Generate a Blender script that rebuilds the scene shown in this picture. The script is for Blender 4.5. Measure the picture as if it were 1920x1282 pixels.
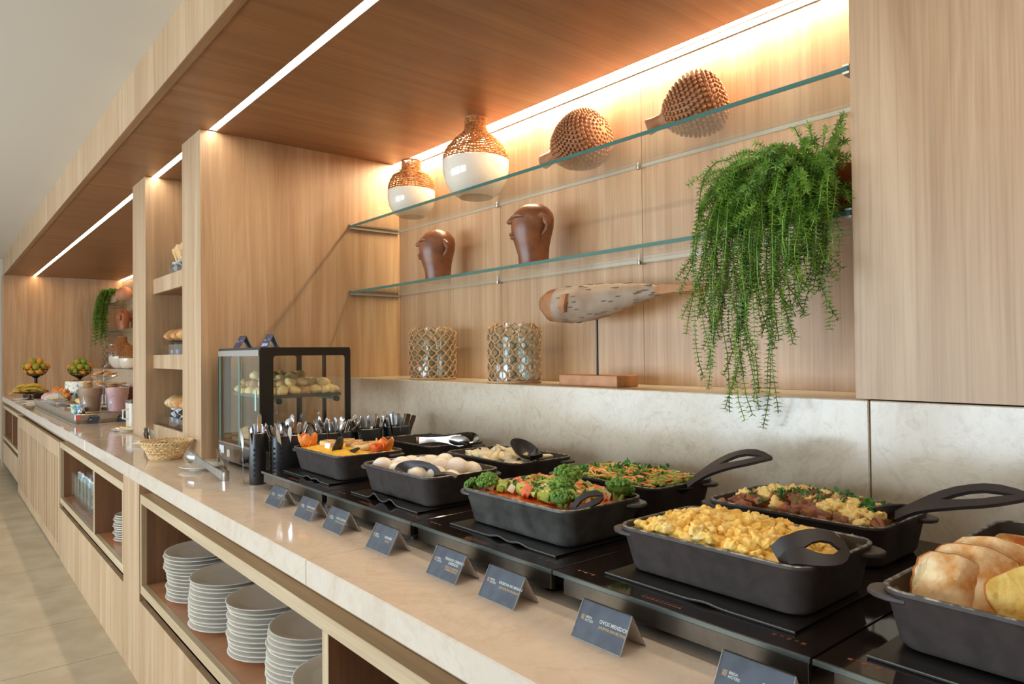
import bpy, bmesh, math, random
from mathutils import Vector, Matrix, noise, Euler
PI = math.pi
scene = bpy.context.scene
for _o in list(bpy.data.objects):
    bpy.data.objects.remove(_o)
COL = scene.collection
rnd = random.Random(7)

# ---------------------------------------------------------------- camera
cam_data = bpy.data.cameras.new('camera')
cam = bpy.data.objects.new('camera', cam_data)
COL.objects.link(cam)
_r = Vector((0.63934793, 0.76884455, -0.01059613))
_u = Vector((0.01879162, -0.0018471, 0.99982172))
_f = Vector((-0.76868791, 0.63943307, 0.01562877))
cam.matrix_world = Matrix(((_r.x, _u.x, -_f.x, 2.99121), (_r.y, _u.y, -_f.y, -0.65710),
                           (_r.z, _u.z, -_f.z, 1.36970), (0, 0, 0, 1)))
cam_data.sensor_fit = 'HORIZONTAL'
cam_data.sensor_width = 36.0
cam_data.lens = 1304.5 * 36.0 / 1920.0
cam_data.clip_start = 0.05
cam_data.clip_end = 60
scene.camera = cam

# ---------------------------------------------------------------- exposure, world, daylight
scene.view_settings.view_transform = 'Standard'
scene.view_settings.look = 'None'
scene.view_settings.exposure = 0.2
scene.view_settings.gamma = 1.0
scene.view_settings.use_curve_mapping = False
try:
    scene.cycles.max_bounces = 10
    scene.cycles.diffuse_bounces = 5
    scene.cycles.glossy_bounces = 4
    scene.cycles.transparent_max_bounces = 24
    scene.cycles.transmission_bounces = 8
    scene.cycles.caustics_reflective = False
    scene.cycles.caustics_refractive = False
    scene.cycles.sample_clamp_indirect = 6.0
except Exception:
    pass
world = bpy.data.worlds.new('world')
scene.world = world
world.use_nodes = True
world.node_tree.nodes['Background'].inputs['Color'].default_value = (0.80, 0.86, 1.0, 1)
world.node_tree.nodes['Background'].inputs['Strength'].default_value = 1.0


def area_light(name, loc, target, sx, sy, power, color):
    d = bpy.data.lights.new(name, 'AREA')
    d.shape = 'RECTANGLE'
    d.size, d.size_y, d.energy, d.color = sx, sy, power, color
    o = bpy.data.objects.new(name, d)
    COL.objects.link(o)
    o.location = loc
    o.rotation_euler = (Vector(target) - Vector(loc)).to_track_quat('-Z', 'Z').to_euler()
    return o


# daylight entering through the tall windows of the dining room opposite the buffet
WINX = (-6.3, -3.7, -1.1, 1.5)
for _x, _p in zip(WINX, (26, 78, 126, 120)):
    area_light('window_daylight', (_x, -4.93, 1.08), (_x, 0, 0.95), 2.2, 1.65, _p, (0.70, 0.86, 1.0))


# ---------------------------------------------------------------- mesh helpers
class MB:
    def __init__(s):
        s.v, s.f = [], []

    def add(s, vs, fs):
        o = len(s.v)
        s.v += [tuple(v) for v in vs]
        s.f += [tuple(i + o for i in f) for f in fs]
        return s

    def box(s, x0, x1, y0, y1, z0, z1):
        return s.add([(x0, y0, z0), (x1, y0, z0), (x1, y1, z0), (x0, y1, z0), (x0, y0, z1), (x1, y0, z1), (x1, y1, z1), (x0, y1, z1)],
                     [(0, 3, 2, 1), (4, 5, 6, 7), (0, 1, 5, 4), (1, 2, 6, 5), (2, 3, 7, 6), (3, 0, 4, 7)])

    def loft(s, rings, cap0=True, cap1=True):
        n = len(rings[0])
        vs = [p for r in rings for p in r]
        fs = []
        for i in range(len(rings) - 1):
            for j in range(n):
                k = (j + 1) % n
                fs.append((i * n + j, i * n + k, (i + 1) * n + k, (i + 1) * n + j))
        if cap0:
            fs.append(tuple(range(n))[::-1])
        if cap1:
            fs.append(tuple((len(rings) - 1) * n + j for j in range(n)))
        return s.add(vs, fs)

    def lathe(s, prof, n=24, c=(0, 0, 0), sx=1.0, sy=1.0, cap0=True, cap1=True):
        rings = [[(c[0] + r * sx * math.cos(2 * PI * j / n), c[1] + r * sy * math.sin(2 * PI * j / n), c[2] + z) for j in range(n)] for r, z in prof]
        return s.loft(rings, cap0, cap1)

    def tube(s, pts, r, n=6, closed=False):
        pts = [Vector(p) for p in pts]
        m = len(pts)
        rings = []
        up = Vector((0.13, 0.21, 0.97)).normalized()
        for i, p in enumerate(pts):
            a = pts[(i - 1) % m] if (i > 0 or closed) else p
            b = pts[(i + 1) % m] if (i < m - 1 or closed) else p
            t = (b - a)
            t = t.normalized() if t.length > 1e-9 else Vector((0, 0, 1))
            x = t.cross(up)
            if x.length < 0.05:
                x = t.cross(Vector((1, 0, 0)))
            x.normalize()
            y = x.cross(t)
            rr = r[i] if isinstance(r, (list, tuple)) else r
            rings.append([p + x * (rr * math.cos(2 * PI * k / n)) + y * (rr * math.sin(2 * PI * k / n)) for k in range(n)])
        if closed:
            rings.append(rings[0])
        return s.loft(rings, not closed, not closed)

    def blob(s, c=(0, 0, 0), rad=(1, 1, 1), amp=0.0, freq=1.0, seed=0.0, sub=2, rot=None):
        vs, fs = ico(sub)
        out = []
        for v in vs:
            k = 1 + amp * noise.noise(Vector(v) * freq + Vector((seed * 3.1, seed * 1.7, seed * 0.9)))
            p = Vector((v[0] * rad[0] * k, v[1] * rad[1] * k, v[2] * rad[2] * k))
            if rot is not None:
                p = rot @ p
            out.append(p + Vector(c))
        return s.add(out, fs)

    def poly(s, outline, h0, h1, axis='z'):
        n = len(outline)
        mk = {'z': lambda a, b, h: (a, b, h), 'y': lambda a, b, h: (a, h, b), 'x': lambda a, b, h: (h, a, b)}[axis]
        return s.loft([[mk(a, b, h0) for a, b in outline], [mk(a, b, h1) for a, b in outline]])

    def xf(s, M):
        s.v = [tuple(M @ Vector(v)) for v in s.v]
        return s

    def mesh(s, name, smooth=True, bevel=0.0, angle=40):
        me = bpy.data.meshes.new(name)
        me.from_pydata(s.v, [], s.f)
        bm = bmesh.new()
        bm.from_mesh(me)
        bmesh.ops.recalc_face_normals(bm, faces=bm.faces)
        if bevel > 0:
            es = [e for e in bm.edges if len(e.link_faces) == 2 and e.calc_face_angle(0) > 0.6]
            bmesh.ops.bevel(bm, geom=es, offset=bevel, segments=1 if bevel < 0.004 else 2, affect='EDGES', profile=0.6)
        bm.to_mesh(me)
        bm.free()
        if smooth:
            me.shade_smooth()
            try:
                me.set_sharp_from_angle(angle=math.radians(angle))
            except Exception:
                pass
        return me

    def build(s, name, mat, parent=None, smooth=True, bevel=0.0, angle=40):
        return link(name, s.mesh(name, smooth, bevel, angle), mat, parent)


_ICO = {}


def ico(sub):
    if sub not in _ICO:
        bm = bmesh.new()
        bmesh.ops.create_icosphere(bm, subdivisions=sub, radius=1.0)
        bm.verts.ensure_lookup_table()
        _ICO[sub] = ([tuple(v.co) for v in bm.verts], [tuple(v.index for v in f.verts) for f in bm.faces])
        bm.free()
    return _ICO[sub]


def link(name, me, mat, parent=None):
    if mat is not None and len(me.materials) == 0:
        me.materials.append(mat)
    o = bpy.data.objects.new(name, me)
    COL.objects.link(o)
    if parent is not None:
        o.parent = parent
    return o


def tag(o, label, cat, group=None, kind=None):
    o['label'] = label
    o['category'] = cat
    if group:
        o['group'] = group
    if kind:
        o['kind'] = kind
    return o


def thing(name, label, cat, loc=(0, 0, 0), rz=0.0, group=None):
    o = bpy.data.objects.new(name, None)
    COL.objects.link(o)
    o.empty_display_size = 0.05
    o.location = loc
    o.rotation_euler = (0, 0, rz)
    return tag(o, label, cat, group)


def struct(o):
    o['kind'] = 'structure'
    return o


def hold(name):
    o = bpy.data.objects.new(name, None)
    COL.objects.link(o)
    return struct(o)


def dup(root, loc=None, rot=None, label=None, group=None, scale=None):
    r = root.copy()
    COL.objects.link(r)
    if loc is not None:
        r.location = loc
    if rot is not None:
        r.rotation_euler = rot
    if scale is not None:
        r.scale = scale if isinstance(scale, (tuple, list)) else (scale,) * 3
    if label:
        r['label'] = label
    if group:
        r['group'] = group
    for ch in list(root.children):
        c = ch.copy()
        COL.objects.link(c)
        c.parent = r
        for g in list(ch.children):
            d = g.copy()
            COL.objects.link(d)
            d.parent = c
    return r


def rrect(cx, cy, hx, hy, r, z, n=5):
    out = []
    for qx, qy, a0 in ((1, 1, 0), (-1, 1, PI / 2), (-1, -1, PI), (1, -1, 1.5 * PI)):
        for i in range(n + 1):
            a = a0 + PI / 2 * i / n
            out.append((cx + qx * (hx - r) + r * math.cos(a), cy + qy * (hy - r) + r * math.sin(a), z))
    return out


def arc(f, n):
    return [f(i / (n - 1)) for i in range(n)]


# ---------------------------------------------------------------- materials
def C(r, g, b):
    def l(c):
        c /= 255.0
        return c / 12.92 if c <= 0.04045 else ((c + 0.055) / 1.055) ** 2.4
    return (l(r), l(g), l(b), 1.0)


def newmat(name):
    m = bpy.data.materials.new(name)
    m.use_nodes = True
    nt = m.node_tree
    return m, nt, nt.nodes['Principled BSDF']


def nd(nt, t, **kw):
    n = nt.nodes.new(t)
    for k, v in kw.items():
        if k in n.inputs.keys():
            n.inputs[k].default_value = v
        else:
            setattr(n, k, v)
    return n


def ramp(nt, fac, stops):
    r = nt.nodes.new('ShaderNodeValToRGB')
    el = r.color_ramp.elements
    while len(el) > 1:
        el.remove(el[-1])
    el[0].position, el[0].color = stops[0]
    for p, c in stops[1:]:
        e = el.new(p)
        e.color = c
    nt.links.new(fac, r.inputs['Fac'])
    return r.outputs['Color']


def mixc(nt, a, b, fac, mode='MIX'):
    m = nt.nodes.new('ShaderNodeMix')
    m.data_type = 'RGBA'
    m.blend_type = mode
    for k, v in ((0, fac), (6, a), (7, b)):
        if hasattr(v, 'is_linked'):
            nt.links.new(v, m.inputs[k])
        else:
            m.inputs[k].default_value = v
    return m.outputs[2]


def coords(nt, scale=(1, 1, 1), kind='Object'):
    t = nt.nodes.new('ShaderNodeTexCoord')
    mp = nt.nodes.new('ShaderNodeMapping')
    mp.inputs['Scale'].default_value = scale
    nt.links.new(t.outputs[kind], mp.inputs['Vector'])
    return mp.outputs['Vector']


def noise_n(nt, vec, scale, detail=4, rough=0.55, dist=0.0):
    n = nd(nt, 'ShaderNodeTexNoise', Scale=scale, Detail=detail, Roughness=rough, Distortion=dist)
    nt.links.new(vec, n.inputs['Vector'])
    return n.outputs['Fac']


def bump(nt, bsdf, h, strength=0.2, dist=0.002):
    b = nd(nt, 'ShaderNodeBump', Strength=strength, Distance=dist)
    nt.links.new(h, b.inputs['Height'])
    nt.links.new(b.outputs['Normal'], bsdf.inputs['Normal'])


def simple(name, col, rough=0.5, metal=0.0, col2=None, nscale=30, bumpk=0.0, bdist=0.002, var=0.0, sss=0.0, coat=0.0, spec=None, detail=4, stops=(0.35, 0.65), bs=0):
    m, nt, b = newmat(name)
    b.inputs['Roughness'].default_value = rough
    b.inputs['Metallic'].default_value = metal
    if spec is not None:
        b.inputs['Specular IOR Level'].default_value = spec
    if coat:
        b.inputs['Coat Weight'].default_value = coat
        b.inputs['Coat Roughness'].default_value = 0.08
    if sss:
        b.inputs['Subsurface Weight'].default_value = sss
        b.inputs['Subsurface Radius'].default_value = (0.01, 0.006, 0.003)
        b.inputs['Subsurface Scale'].default_value = 0.6
    vec = coords(nt)
    f = noise_n(nt, vec, nscale, detail)
    c = ramp(nt, f, [(stops[0], col2 or col), (stops[1], col)])
    if var:
        oi = nt.nodes.new('ShaderNodeObjectInfo')
        hs = nd(nt, 'ShaderNodeHueSaturation')
        mr = nd(nt, 'ShaderNodeMapRange')
        mr.inputs['To Min'].default_value = 1 - var
        mr.inputs['To Max'].default_value = 1 + var
        nt.links.new(oi.outputs['Random'], mr.inputs['Value'])
        nt.links.new(mr.outputs['Result'], hs.inputs['Value'])
        nt.links.new(c, hs.inputs['Color'])
        c = hs.outputs['Color']
    nt.links.new(c, b.inputs['Base Color'])
    if bumpk:
        bump(nt, b, noise_n(nt, vec, bs, 5) if bs else f, bumpk, bdist)
    return m


def wood(name, axis='z', light=(206, 176, 141), dark=(174, 138, 100), rough=0.42, fine=1.0):
    m, nt, b = newmat(name)
    s = {'x': (0.7, 13, 13), 'y': (13, 0.7, 13), 'z': (13, 13, 0.7)}[axis]
    s2 = {'x': (2.2, 170, 170), 'y': (170, 2.2, 170), 'z': (170, 170, 2.2)}[axis]
    s3 = {'x': (0.25, 3.2, 3.2), 'y': (3.2, 0.25, 3.2), 'z': (3.2, 3.2, 0.25)}[axis]
    f1 = noise_n(nt, coords(nt, s), 1.0, 5, 0.6, 0.9)
    f2 = noise_n(nt, coords(nt, s2), 1.0, 3, 0.6, 0.2)
    f3 = noise_n(nt, coords(nt, s3), 1.0, 3, 0.5, 0.5)
    c = ramp(nt, f1, [(0.28, C(*dark)), (0.5, C(*[(a + b_) / 2 for a, b_ in zip(light, dark)])), (0.72, C(*light))])
    k = ramp(nt, f2, [(0.32, (0.74, 0.70, 0.66, 1)), (0.56, (1, 1, 1, 1))])
    c = mixc(nt, c, k, 0.55 * fine, 'MULTIPLY')
    k3 = ramp(nt, f3, [(0.3, (0.86, 0.85, 0.84, 1)), (0.7, (1.06, 1.06, 1.06, 1))])
    c = mixc(nt, c, k3, 0.8, 'MULTIPLY')
    nt.links.new(c, b.inputs['Base Color'])
    b.inputs['Roughness'].default_value = rough
    b.inputs['Specular IOR Level'].default_value = 0.5
    bump(nt, b, f2, 0.06, 0.001)
    return m


def stone(name, light, mid, dark, rough=0.1, scale=1.0, veins=0.5, stretch=(1, 1, 1)):
    m, nt, b = newmat(name)
    v = coords(nt, tuple(scale * q for q in stretch))
    f1 = noise_n(nt, v, 2.6, 8, 0.62, 1.4)
    f2 = noise_n(nt, v, 9.0, 8, 0.7, 2.0)
    f3 = noise_n(nt, v, 1.7, 6, 0.6, 2.6)
    c = ramp(nt, f1, [(0.3, C(*mid)), (0.52, C(*light)), (0.75, C(*mid))])
    c2 = ramp(nt, f2, [(0.36, C(*dark)), (0.5, C(*light)), (0.66, C(*mid))])
    c = mixc(nt, c, c2, 0.42)
    vn = ramp(nt, f3, [(0.465, (1, 1, 1, 1)), (0.492, (0.80, 0.70, 0.58, 1)), (0.5, (0.72, 0.60, 0.46, 1)), (0.506, (0.9, 0.84, 0.76, 1)), (0.53, (1, 1, 1, 1))])
    c = mixc(nt, c, vn, veins, 'MULTIPLY')
    nt.links.new(c, b.inputs['Base Color'])
    b.inputs['Roughness'].default_value = rough
    return m


def glassy(name, tint=(0.93, 0.96, 0.93), refl=1.0, rough=0.02, ior=1.45):
    m = bpy.data.materials.new(name)
    m.use_nodes = True
    nt = m.node_tree
    nt.nodes.clear()
    out = nt.nodes.new('ShaderNodeOutputMaterial')
    tr = nd(nt, 'ShaderNodeBsdfTransparent')
    tr.inputs['Color'].default_value = (*tint, 1)
    gl = nd(nt, 'ShaderNodeBsdfGlossy', Roughness=rough)
    gl.inputs['Color'].default_value = (refl, refl, refl, 1)
    lw = nd(nt, 'ShaderNodeLayerWeight', Blend=0.5)
    pw = nd(nt, 'ShaderNodeMath', operation='POWER')
    pw.inputs[1].default_value = 4.5
    nt.links.new(lw.outputs['Facing'], pw.inputs[0])
    fr = nd(nt, 'ShaderNodeMapRange')
    fr.inputs['To Min'].default_value = 0.035
    fr.inputs['To Max'].default_value = 0.85
    nt.links.new(pw.outputs['Value'], fr.inputs['Value'])
    mx = nt.nodes.new('ShaderNodeMixShader')
    nt.links.new(fr.outputs['Result'], mx.inputs['Fac'])
    nt.links.new(tr.outputs['BSDF'], mx.inputs[1])
    nt.links.new(gl.outputs['BSDF'], mx.inputs[2])
    nt.links.new(mx.outputs['Shader'], out.inputs['Surface'])
    return m


def emit(name, col, strength):
    m = bpy.data.materials.new(name)
    m.use_nodes = True
    nt = m.node_tree
    nt.nodes.clear()
    out = nt.nodes.new('ShaderNodeOutputMaterial')
    e = nd(nt, 'ShaderNodeEmission', Strength=strength)
    e.inputs['Color'].default_value = (*col, 1)
    nt.links.new(e.outputs['Emission'], out.inputs['Surface'])
    return m


WOOD_Z = wood('oak_vertical', 'z')
WOOD_Y_SHADED = wood('oak_soffit_shaded', 'y', (158, 112, 72), (124, 80, 46))  # same oak, with the soffit's shade put into a darker colour
WOOD_X = wood('oak_rail', 'x')
STONE_TOP = stone('stone_counter', (222, 209, 193), (211, 194, 174), (204, 184, 162), 0.06, 1.0, 0.22)
STONE_BACK = stone('stone_splash', (206, 193, 172), (190, 175, 152), (170, 154, 131), 0.18, 1.8, 0.25)
WHITE_PAINT = simple('white_paint', C(214, 207, 194), 0.75)
BLACK_IRON = simple('cast_black', C(76, 66, 62), 0.5, 0.0, C(64, 56, 52), 40, 0.25, 0.0006, spec=0.4)
BLACK_PLASTIC = simple('black_nylon', C(48, 42, 41), 0.42)
BLACK_GLOSS = simple('black_glass', C(34, 27, 25), 0.06)
STEEL = simple('steel', C(190, 186, 180), 0.22, 1.0, C(176, 172, 166), 60)
STEEL_BRUSH = simple('brushed_steel', C(170, 164, 154), 0.34, 1.0, C(150, 144, 135), 25)
CHINA = simple('white_china', C(240, 234, 224), 0.14, coat=0.3)
TILE = simple('stone_tile', C(200, 186, 160), 0.5, 0, C(182, 165, 136), 5.0, 0.1, 0.002, detail=10, var=0.05)
GLASS = glassy('clear_glass', (0.97, 0.985, 0.972))
GLASS_SHELF = glassy('shelf_glass', (0.95, 0.97, 0.945), 1.0, 0.01, 1.5)
GLASS_EDGE = simple('glass_edge_green', C(62, 108, 98), 0.08, coat=0.5)

# ================================================================ SETTING
XL, XN0, XN1, XR = -7.68, -0.353, 2.244, 5.2
ZS, ZC = 2.41, 2.62
GAP_SHADE = simple('gap_shade', C(62, 42, 28), 0.6)  # brown that stands in for the shade inside gaps
FLOOR_BASE = simple('grout', C(112, 96, 74), 0.8)


def sbox(name, mat, x0, x1, y0, y1, z0, z1, parent=None, bevel=0.0):
    o = MB().box(x0, x1, y0, y1, z0, z1).build(name, mat, parent, smooth=False, bevel=bevel)
    if parent is None:
        struct(o)
    return o


fl = sbox('floor', FLOOR_BASE, -8.6, 5.3, -5.1, 1.5, -0.06, -0.004)
px = -0.69 - 0.595 * 13
k = 0
for i in range(23):
    x0 = px + 0.595 * i
    for y0, y1 in ((-0.95, 0.24), (-2.145, -0.953), (-3.34, -2.148)):
        a, b = max(x0, -7.9), min(x0 + 0.5905, 5.2)
        if b > a:
            MB().box(a, b, y0, y1, -0.004, 0.0).build('tile', TILE, fl, smooth=False)
sbox('ceiling', WHITE_PAINT, -8.6, 5.3, -5.1, 1.5, ZC, ZC + 0.08)
wl = sbox('wall_left', WHITE_PAINT, -8.0, -7.86, -5.1, 0.35, 0, ZC)
sbox('baseboard_left', simple('white_trim', C(225, 222, 215), 0.4), -7.86, -7.845, -5.0, -0.02, 0, 0.11)
sbox('wall_right', wood('oak_dark', 'z', (150, 110, 76), (120, 84, 54)), 5.2, 5.3, -5.1, 1.5, 0, ZC)
wf = hold('wall_front')
edges = [-8.0] + [v for x in WINX for v in (x - 1.1, x + 1.1)] + [5.3]
for i in range(0, len(edges), 2):
    sbox('wall_panel', WHITE_PAINT, edges[i], edges[i + 1], -5.1, -5.0, 0, ZC, wf)
for i, x in enumerate(WINX):
    sbox('wall_panel', WHITE_PAINT, x - 1.1, x + 1.1, -5.1, -5.0, 0, 0.25, wf)
    sbox('wall_panel', WHITE_PAINT, x - 1.1, x + 1.1, -5.1, -5.0, 1.95, ZC, wf)
    w = sbox('window_%d' % (i + 1), GLASS, x - 1.1, x + 1.1, -5.06, -5.05, 0.25, 1.95)
    fr = MB()
    for a in (-1.1, -0.02, 1.06):
        fr.box(x + a, x + a + 0.04, -5.08, -5.03, 0.25, 1.95)
    fr.box(x - 1.1, x + 1.1, -5.08, -5.03, 0.25, 0.29).box(x - 1.1, x + 1.1, -5.08, -5.03, 1.91, 1.95)
    fr.build('frame', simple('window_frame_white', C(220, 220, 218), 0.4), w, smooth=False)
wb = sbox('wall_back', WHITE_PAINT, -8.0, 5.3, 1.36, 1.5, 0, ZC)
for a, b in ((XN0, 0.54), (0.54, 1.36), (1.36, XN1 + 0.02)):
    MB().box(a + 0.001, b - 0.001, 1.322, 1.359, 1.25, 2.386).build('panel', WOOD_Z, wb, smooth=False)
for i in range(7):
    MB().box(XL + 0.85 * i + 0.001, min(XL + 0.85 * i + 0.849, -1.7), 1.322, 1.359, 1.2, 2.386).build('panel', WOOD_Z, wb, smooth=False)
MB().box(XN0, XN1, 1.318, 1.359, 2.386, ZS).build('batten', GAP_SHADE, wb, smooth=False)  # shade painted on: dark colour keeps the batten from bleaching under the LED
MB().box(XL, -1.7, 1.318, 1.359, 2.386, ZS).build('batten', WOOD_X, wb, smooth=False)
# wide panel closing the niche on the camera's side
wr = hold('wall_niche_end')
wr.name = 'trim_1'
MB().box(XN1, 3.02, 1.02, 1.359, 1.2535, ZS).build('panel', WOOD_Z, wr, smooth=False)
MB().box(3.022, 4.2, 1.02, 1.3, 1.2535, ZS).build('panel', WOOD_Z, wr, smooth=False)
MB().box(4.202, 5.2, 1.02, 1.3, 1.2535, ZS).build('panel', WOOD_Z, wr, smooth=False)
# pillars and the end panel of the joinery
struct(MB().box(-0.655, XN0, 0.279, 1.359, 0.90, ZS).build('trim_2', WOOD_Z, smooth=False, bevel=0.0015))
struct(MB().box(-1.752, -1.425, 0.279, 1.359, 0.90, ZS).build('trim_3', WOOD_Z, smooth=False, bevel=0.0015))
struct(MB().box(-7.85, XL, 0.0, 1.359, 0.0, ZS).build('trim_4', WOOD_Z, smooth=False, bevel=0.0015))
# soffit: two boards between which the light channels run, and its fascia
sof = hold('trim_5')
MB().box(-7.85, XR, 0.046, 0.313, ZS, ZS + 0.03).build('soffit_board', WOOD_Y_SHADED, sof, smooth=False)
MB().box(-7.85, XR, 0.350, 1.285, ZS, ZS + 0.03).build('soffit_board', WOOD_Y_SHADED, sof, smooth=False)
MB().box(-7.85, XR, 0.313, 0.350, ZS + 0.012, ZS + 0.03).build('channel_cover', WOOD_Y_SHADED, sof, smooth=False)
MB().box(-7.85, XR, 1.285, 1.359, ZS + 0.012, ZS + 0.03).build('channel_cover', WOOD_Y_SHADED, sof, smooth=False)
fas = hold('trim_6')
MB().box(-7.85, XR, 0.014, 0.045, ZS - 0.002, ZC).build('fascia_board', WOOD_Z, fas, smooth=False)
MB().box(-7.85, XR, 0.0145, 0.0448, ZS - 0.0045, ZS - 0.002).build('edge_strip', wood('oak_edge', 'x', (170, 132, 94), (128, 92, 60)), fas, smooth=False)

# LED lines: the lamps of the buffet
LED_F = emit('led_front', (1.0, 0.87, 0.71), 29.0)
LED_FAR = emit('led_far', (1.0, 0.66, 0.38), 25.0)
LED_B = emit('led_back', (1.0, 0.76, 0.52), 215.0)


def led(x0, x1, y0, y1, mat, label):
    t = thing('led_strip_light', label, 'light', (0.5 * (x0 + x1), 0.5 * (y0 + y1), ZS), 0, 'light lines set into the timber soffit')
    hx, hy = 0.5 * (x1 - x0), 0.5 * (y1 - y0)
    MB().box(-hx, hx, -hy + 0.003, hy - 0.003, 0.002, 0.006).build('diffuser', mat, t, smooth=False)
    MB().box(-hx, hx, -hy, -hy + 0.003, 0.0, 0.011).box(-hx, hx, hy - 0.003, hy, 0.0, 0.011).build('channel', STEEL_BRUSH, t, smooth=False)


led(-0.340, XR - 0.02, 0.313, 0.350, LED_F, 'white light line in the soffit above the hot dishes, starting at the near pillar')
led(-1.424, -0.656, 0.313, 0.350, LED_F, 'short white light line in the soffit between the two timber pillars')
led(XL + 0.01, -1.753, 0.313, 0.350, LED_FAR, 'white light line in the soffit over the far buffet with fruit and cake')
led(XN0, XN1, 1.286, 1.317, LED_B, 'warm light line along the back wall above the upper glass shelf')
led(XL + 0.01, -1.753, 1.286, 1.317, LED_FAR, 'warm light line along the back wall above the far shelves, mostly hidden')

# ---------------------------------------------------------------- worktop and stone splashback
ct = thing('countertop', 'long polished beige stone countertop with a thick pale front edge', 'countertop', (0, 0, 0))
xs = (XL, -4.62, -1.58, 1.454, 4.3, XR)
for a, b in zip(xs[:-1], xs[1:]):
    MB().box(a + 0.0008, b - 0.0008, 0.0, 1.018, 0.84, 0.90).build('stone_slab', STONE_TOP, ct, smooth=False, bevel=0.003)
sp = thing('stone_splashback', 'pale veined stone splashback and ledge behind the hot dishes', 'splashback', (0, 0, 0))
for a, b, y1 in ((XN0 + 0.001, 2.273, 1.3215), (2.2745, XR, 1.30)):
    MB().box(a + 0.0008, b - 0.0008, 1.02, y1, 0.901, 1.25).build('stone_slab', STONE_BACK, sp, smooth=False, bevel=0.0025)
sp = thing('stone_splashback', 'grey stone splashback behind the cookies of the far buffet', 'splashback', (0, 0, 0))
for a, b in ((XL + 0.002, -4.7), (-4.698, -1.756)):
    MB().box(a, b, 0.976, 1.3215, 0.901, 1.225).build('stone_slab', STONE_BACK, sp, smooth=False, bevel=0.0025)

# ---------------------------------------------------------------- base cabinets
FY = 0.006
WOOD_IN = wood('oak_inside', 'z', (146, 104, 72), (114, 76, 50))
WOOD_SH = wood('oak_shelf', 'y', (202, 144, 100), (174, 116, 76), 0.3)
WOOD_RAIL = wood('oak_frame', 'x', (212, 190, 156), (182, 156, 120))
WOOD_STILE = wood('oak_stile', 'z', (212, 190, 156), (182, 156, 120))


def open_cabinet(x0, x1, label, dividers, drawers, toe=0.0):
    t = thing('open_cabinet', label, 'cabinet', (x0, FY, 0))
    L = x1 - x0

    def p(name, mat, a, b, y0, y1, z0, z1, bev=0.0):
        return MB().box(a, b, y0, y1, z0, z1).build(name, mat, t, smooth=False, bevel=bev)
    p('recess_panel', WOOD_Z, 0, L, 0.045, 0.06, 0.80, 0.84)
    p('top_rail', WOOD_RAIL, 0.022, L - 0.004, 0, 0.5, 0.760, 0.798, 0.001)
    p('bottom_rail', WOOD_RAIL, 0.022, L - 0.004, 0, 0.022, 0.388, 0.4245, 0.001)
    p('shelf_board', WOOD_SH, 0.022, L - 0.004, 0.022, 0.5, 0.388, 0.424)
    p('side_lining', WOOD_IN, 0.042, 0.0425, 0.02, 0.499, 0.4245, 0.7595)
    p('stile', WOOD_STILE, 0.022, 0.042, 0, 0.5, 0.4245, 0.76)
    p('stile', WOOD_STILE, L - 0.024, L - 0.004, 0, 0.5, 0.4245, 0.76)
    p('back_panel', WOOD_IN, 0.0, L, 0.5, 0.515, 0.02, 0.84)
    p('finger_groove', GAP_SHADE, 0.0, L, 0.04, 0.06, 0.34, 0.388)
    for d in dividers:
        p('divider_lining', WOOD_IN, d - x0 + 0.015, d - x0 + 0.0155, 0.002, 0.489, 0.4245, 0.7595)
        p('divider', WOOD_STILE, d - x0 - 0.015, d - x0 + 0.015, 0, 0.49, 0.4245, 0.76, 0.001)
    e = [0.0] + [d - x0 for d in drawers] + [L]
    for a, b in zip(e[:-1], e[1:]):
        p('drawer_front', WOOD_Z, a + 0.001, b - 0.001, 0, 0.022, toe, 0.350, 0.001)
    return t


open_cabinet(-0.258, 5.19, 'long open oak cabinet under the hot dishes holding stacked dinner plates', (1.54, 3.3), (1.1, 2.4, 3.7))
open_cabinet(-2.648, -0.577, 'open oak cabinet holding stacked glasses and saucers', (-1.325,), (-1.75,))
open_cabinet(-7.66, -5.705, 'far open oak cabinet with a few saucers beside the white wall', (-6.35,), (-6.6,), 0.1)
pn = thing('cabinet_post', 'wide plain oak post between the two open cabinets', 'post', (-0.577, FY, 0))
MB().box(0.001, 0.318, 0, 0.5, 0.0, 0.8395).build('post_board', WOOD_Z, pn, smooth=False, bevel=0.001)
sl = thing('slatted_cabinet', 'oak cabinet with vertical slatted doors below the far buffet', 'cabinet', (-5.70, FY, 0))
MB().box(0, 3.05, 0.05, 0.065, 0.78, 0.84).build('recess_panel', WOOD_RAIL, sl, smooth=False)
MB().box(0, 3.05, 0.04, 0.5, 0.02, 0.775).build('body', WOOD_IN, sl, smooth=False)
for d0, d1 in ((0.02, 1.0), (1.004, 2.02), (2.024, 3.045)):
    dr = MB().box(d0, d1, 0.0, 0.02, 0.68, 0.79).box(d0, d1, 0.0, 0.02, 0.01, 0.09).box(d0, d0 + 0.07, 0, 0.02, 0.09, 0.68).box(d1 - 0.07, d1, 0, 0.02, 0.09, 0.68).box(d0 + 0.07, d1 - 0.07, 0.016, 0.03, 0.09, 0.68).build('door', WOOD_Z, sl, smooth=False)
    q = d0 + 0.085
    gap = (0.03, 0.02, 0.045, 0.02)
    j = 0
    while q < d1 - 0.12:
        w = (0.062, 0.040, 0.062, 0.034)[j % 4]
        MB().box(q, q + w, 0.0, 0.0155, 0.0905, 0.6795).build('slat', WOOD_Z, dr, smooth=False)
        q += w + gap[j % 4]
        j += 1

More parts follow.
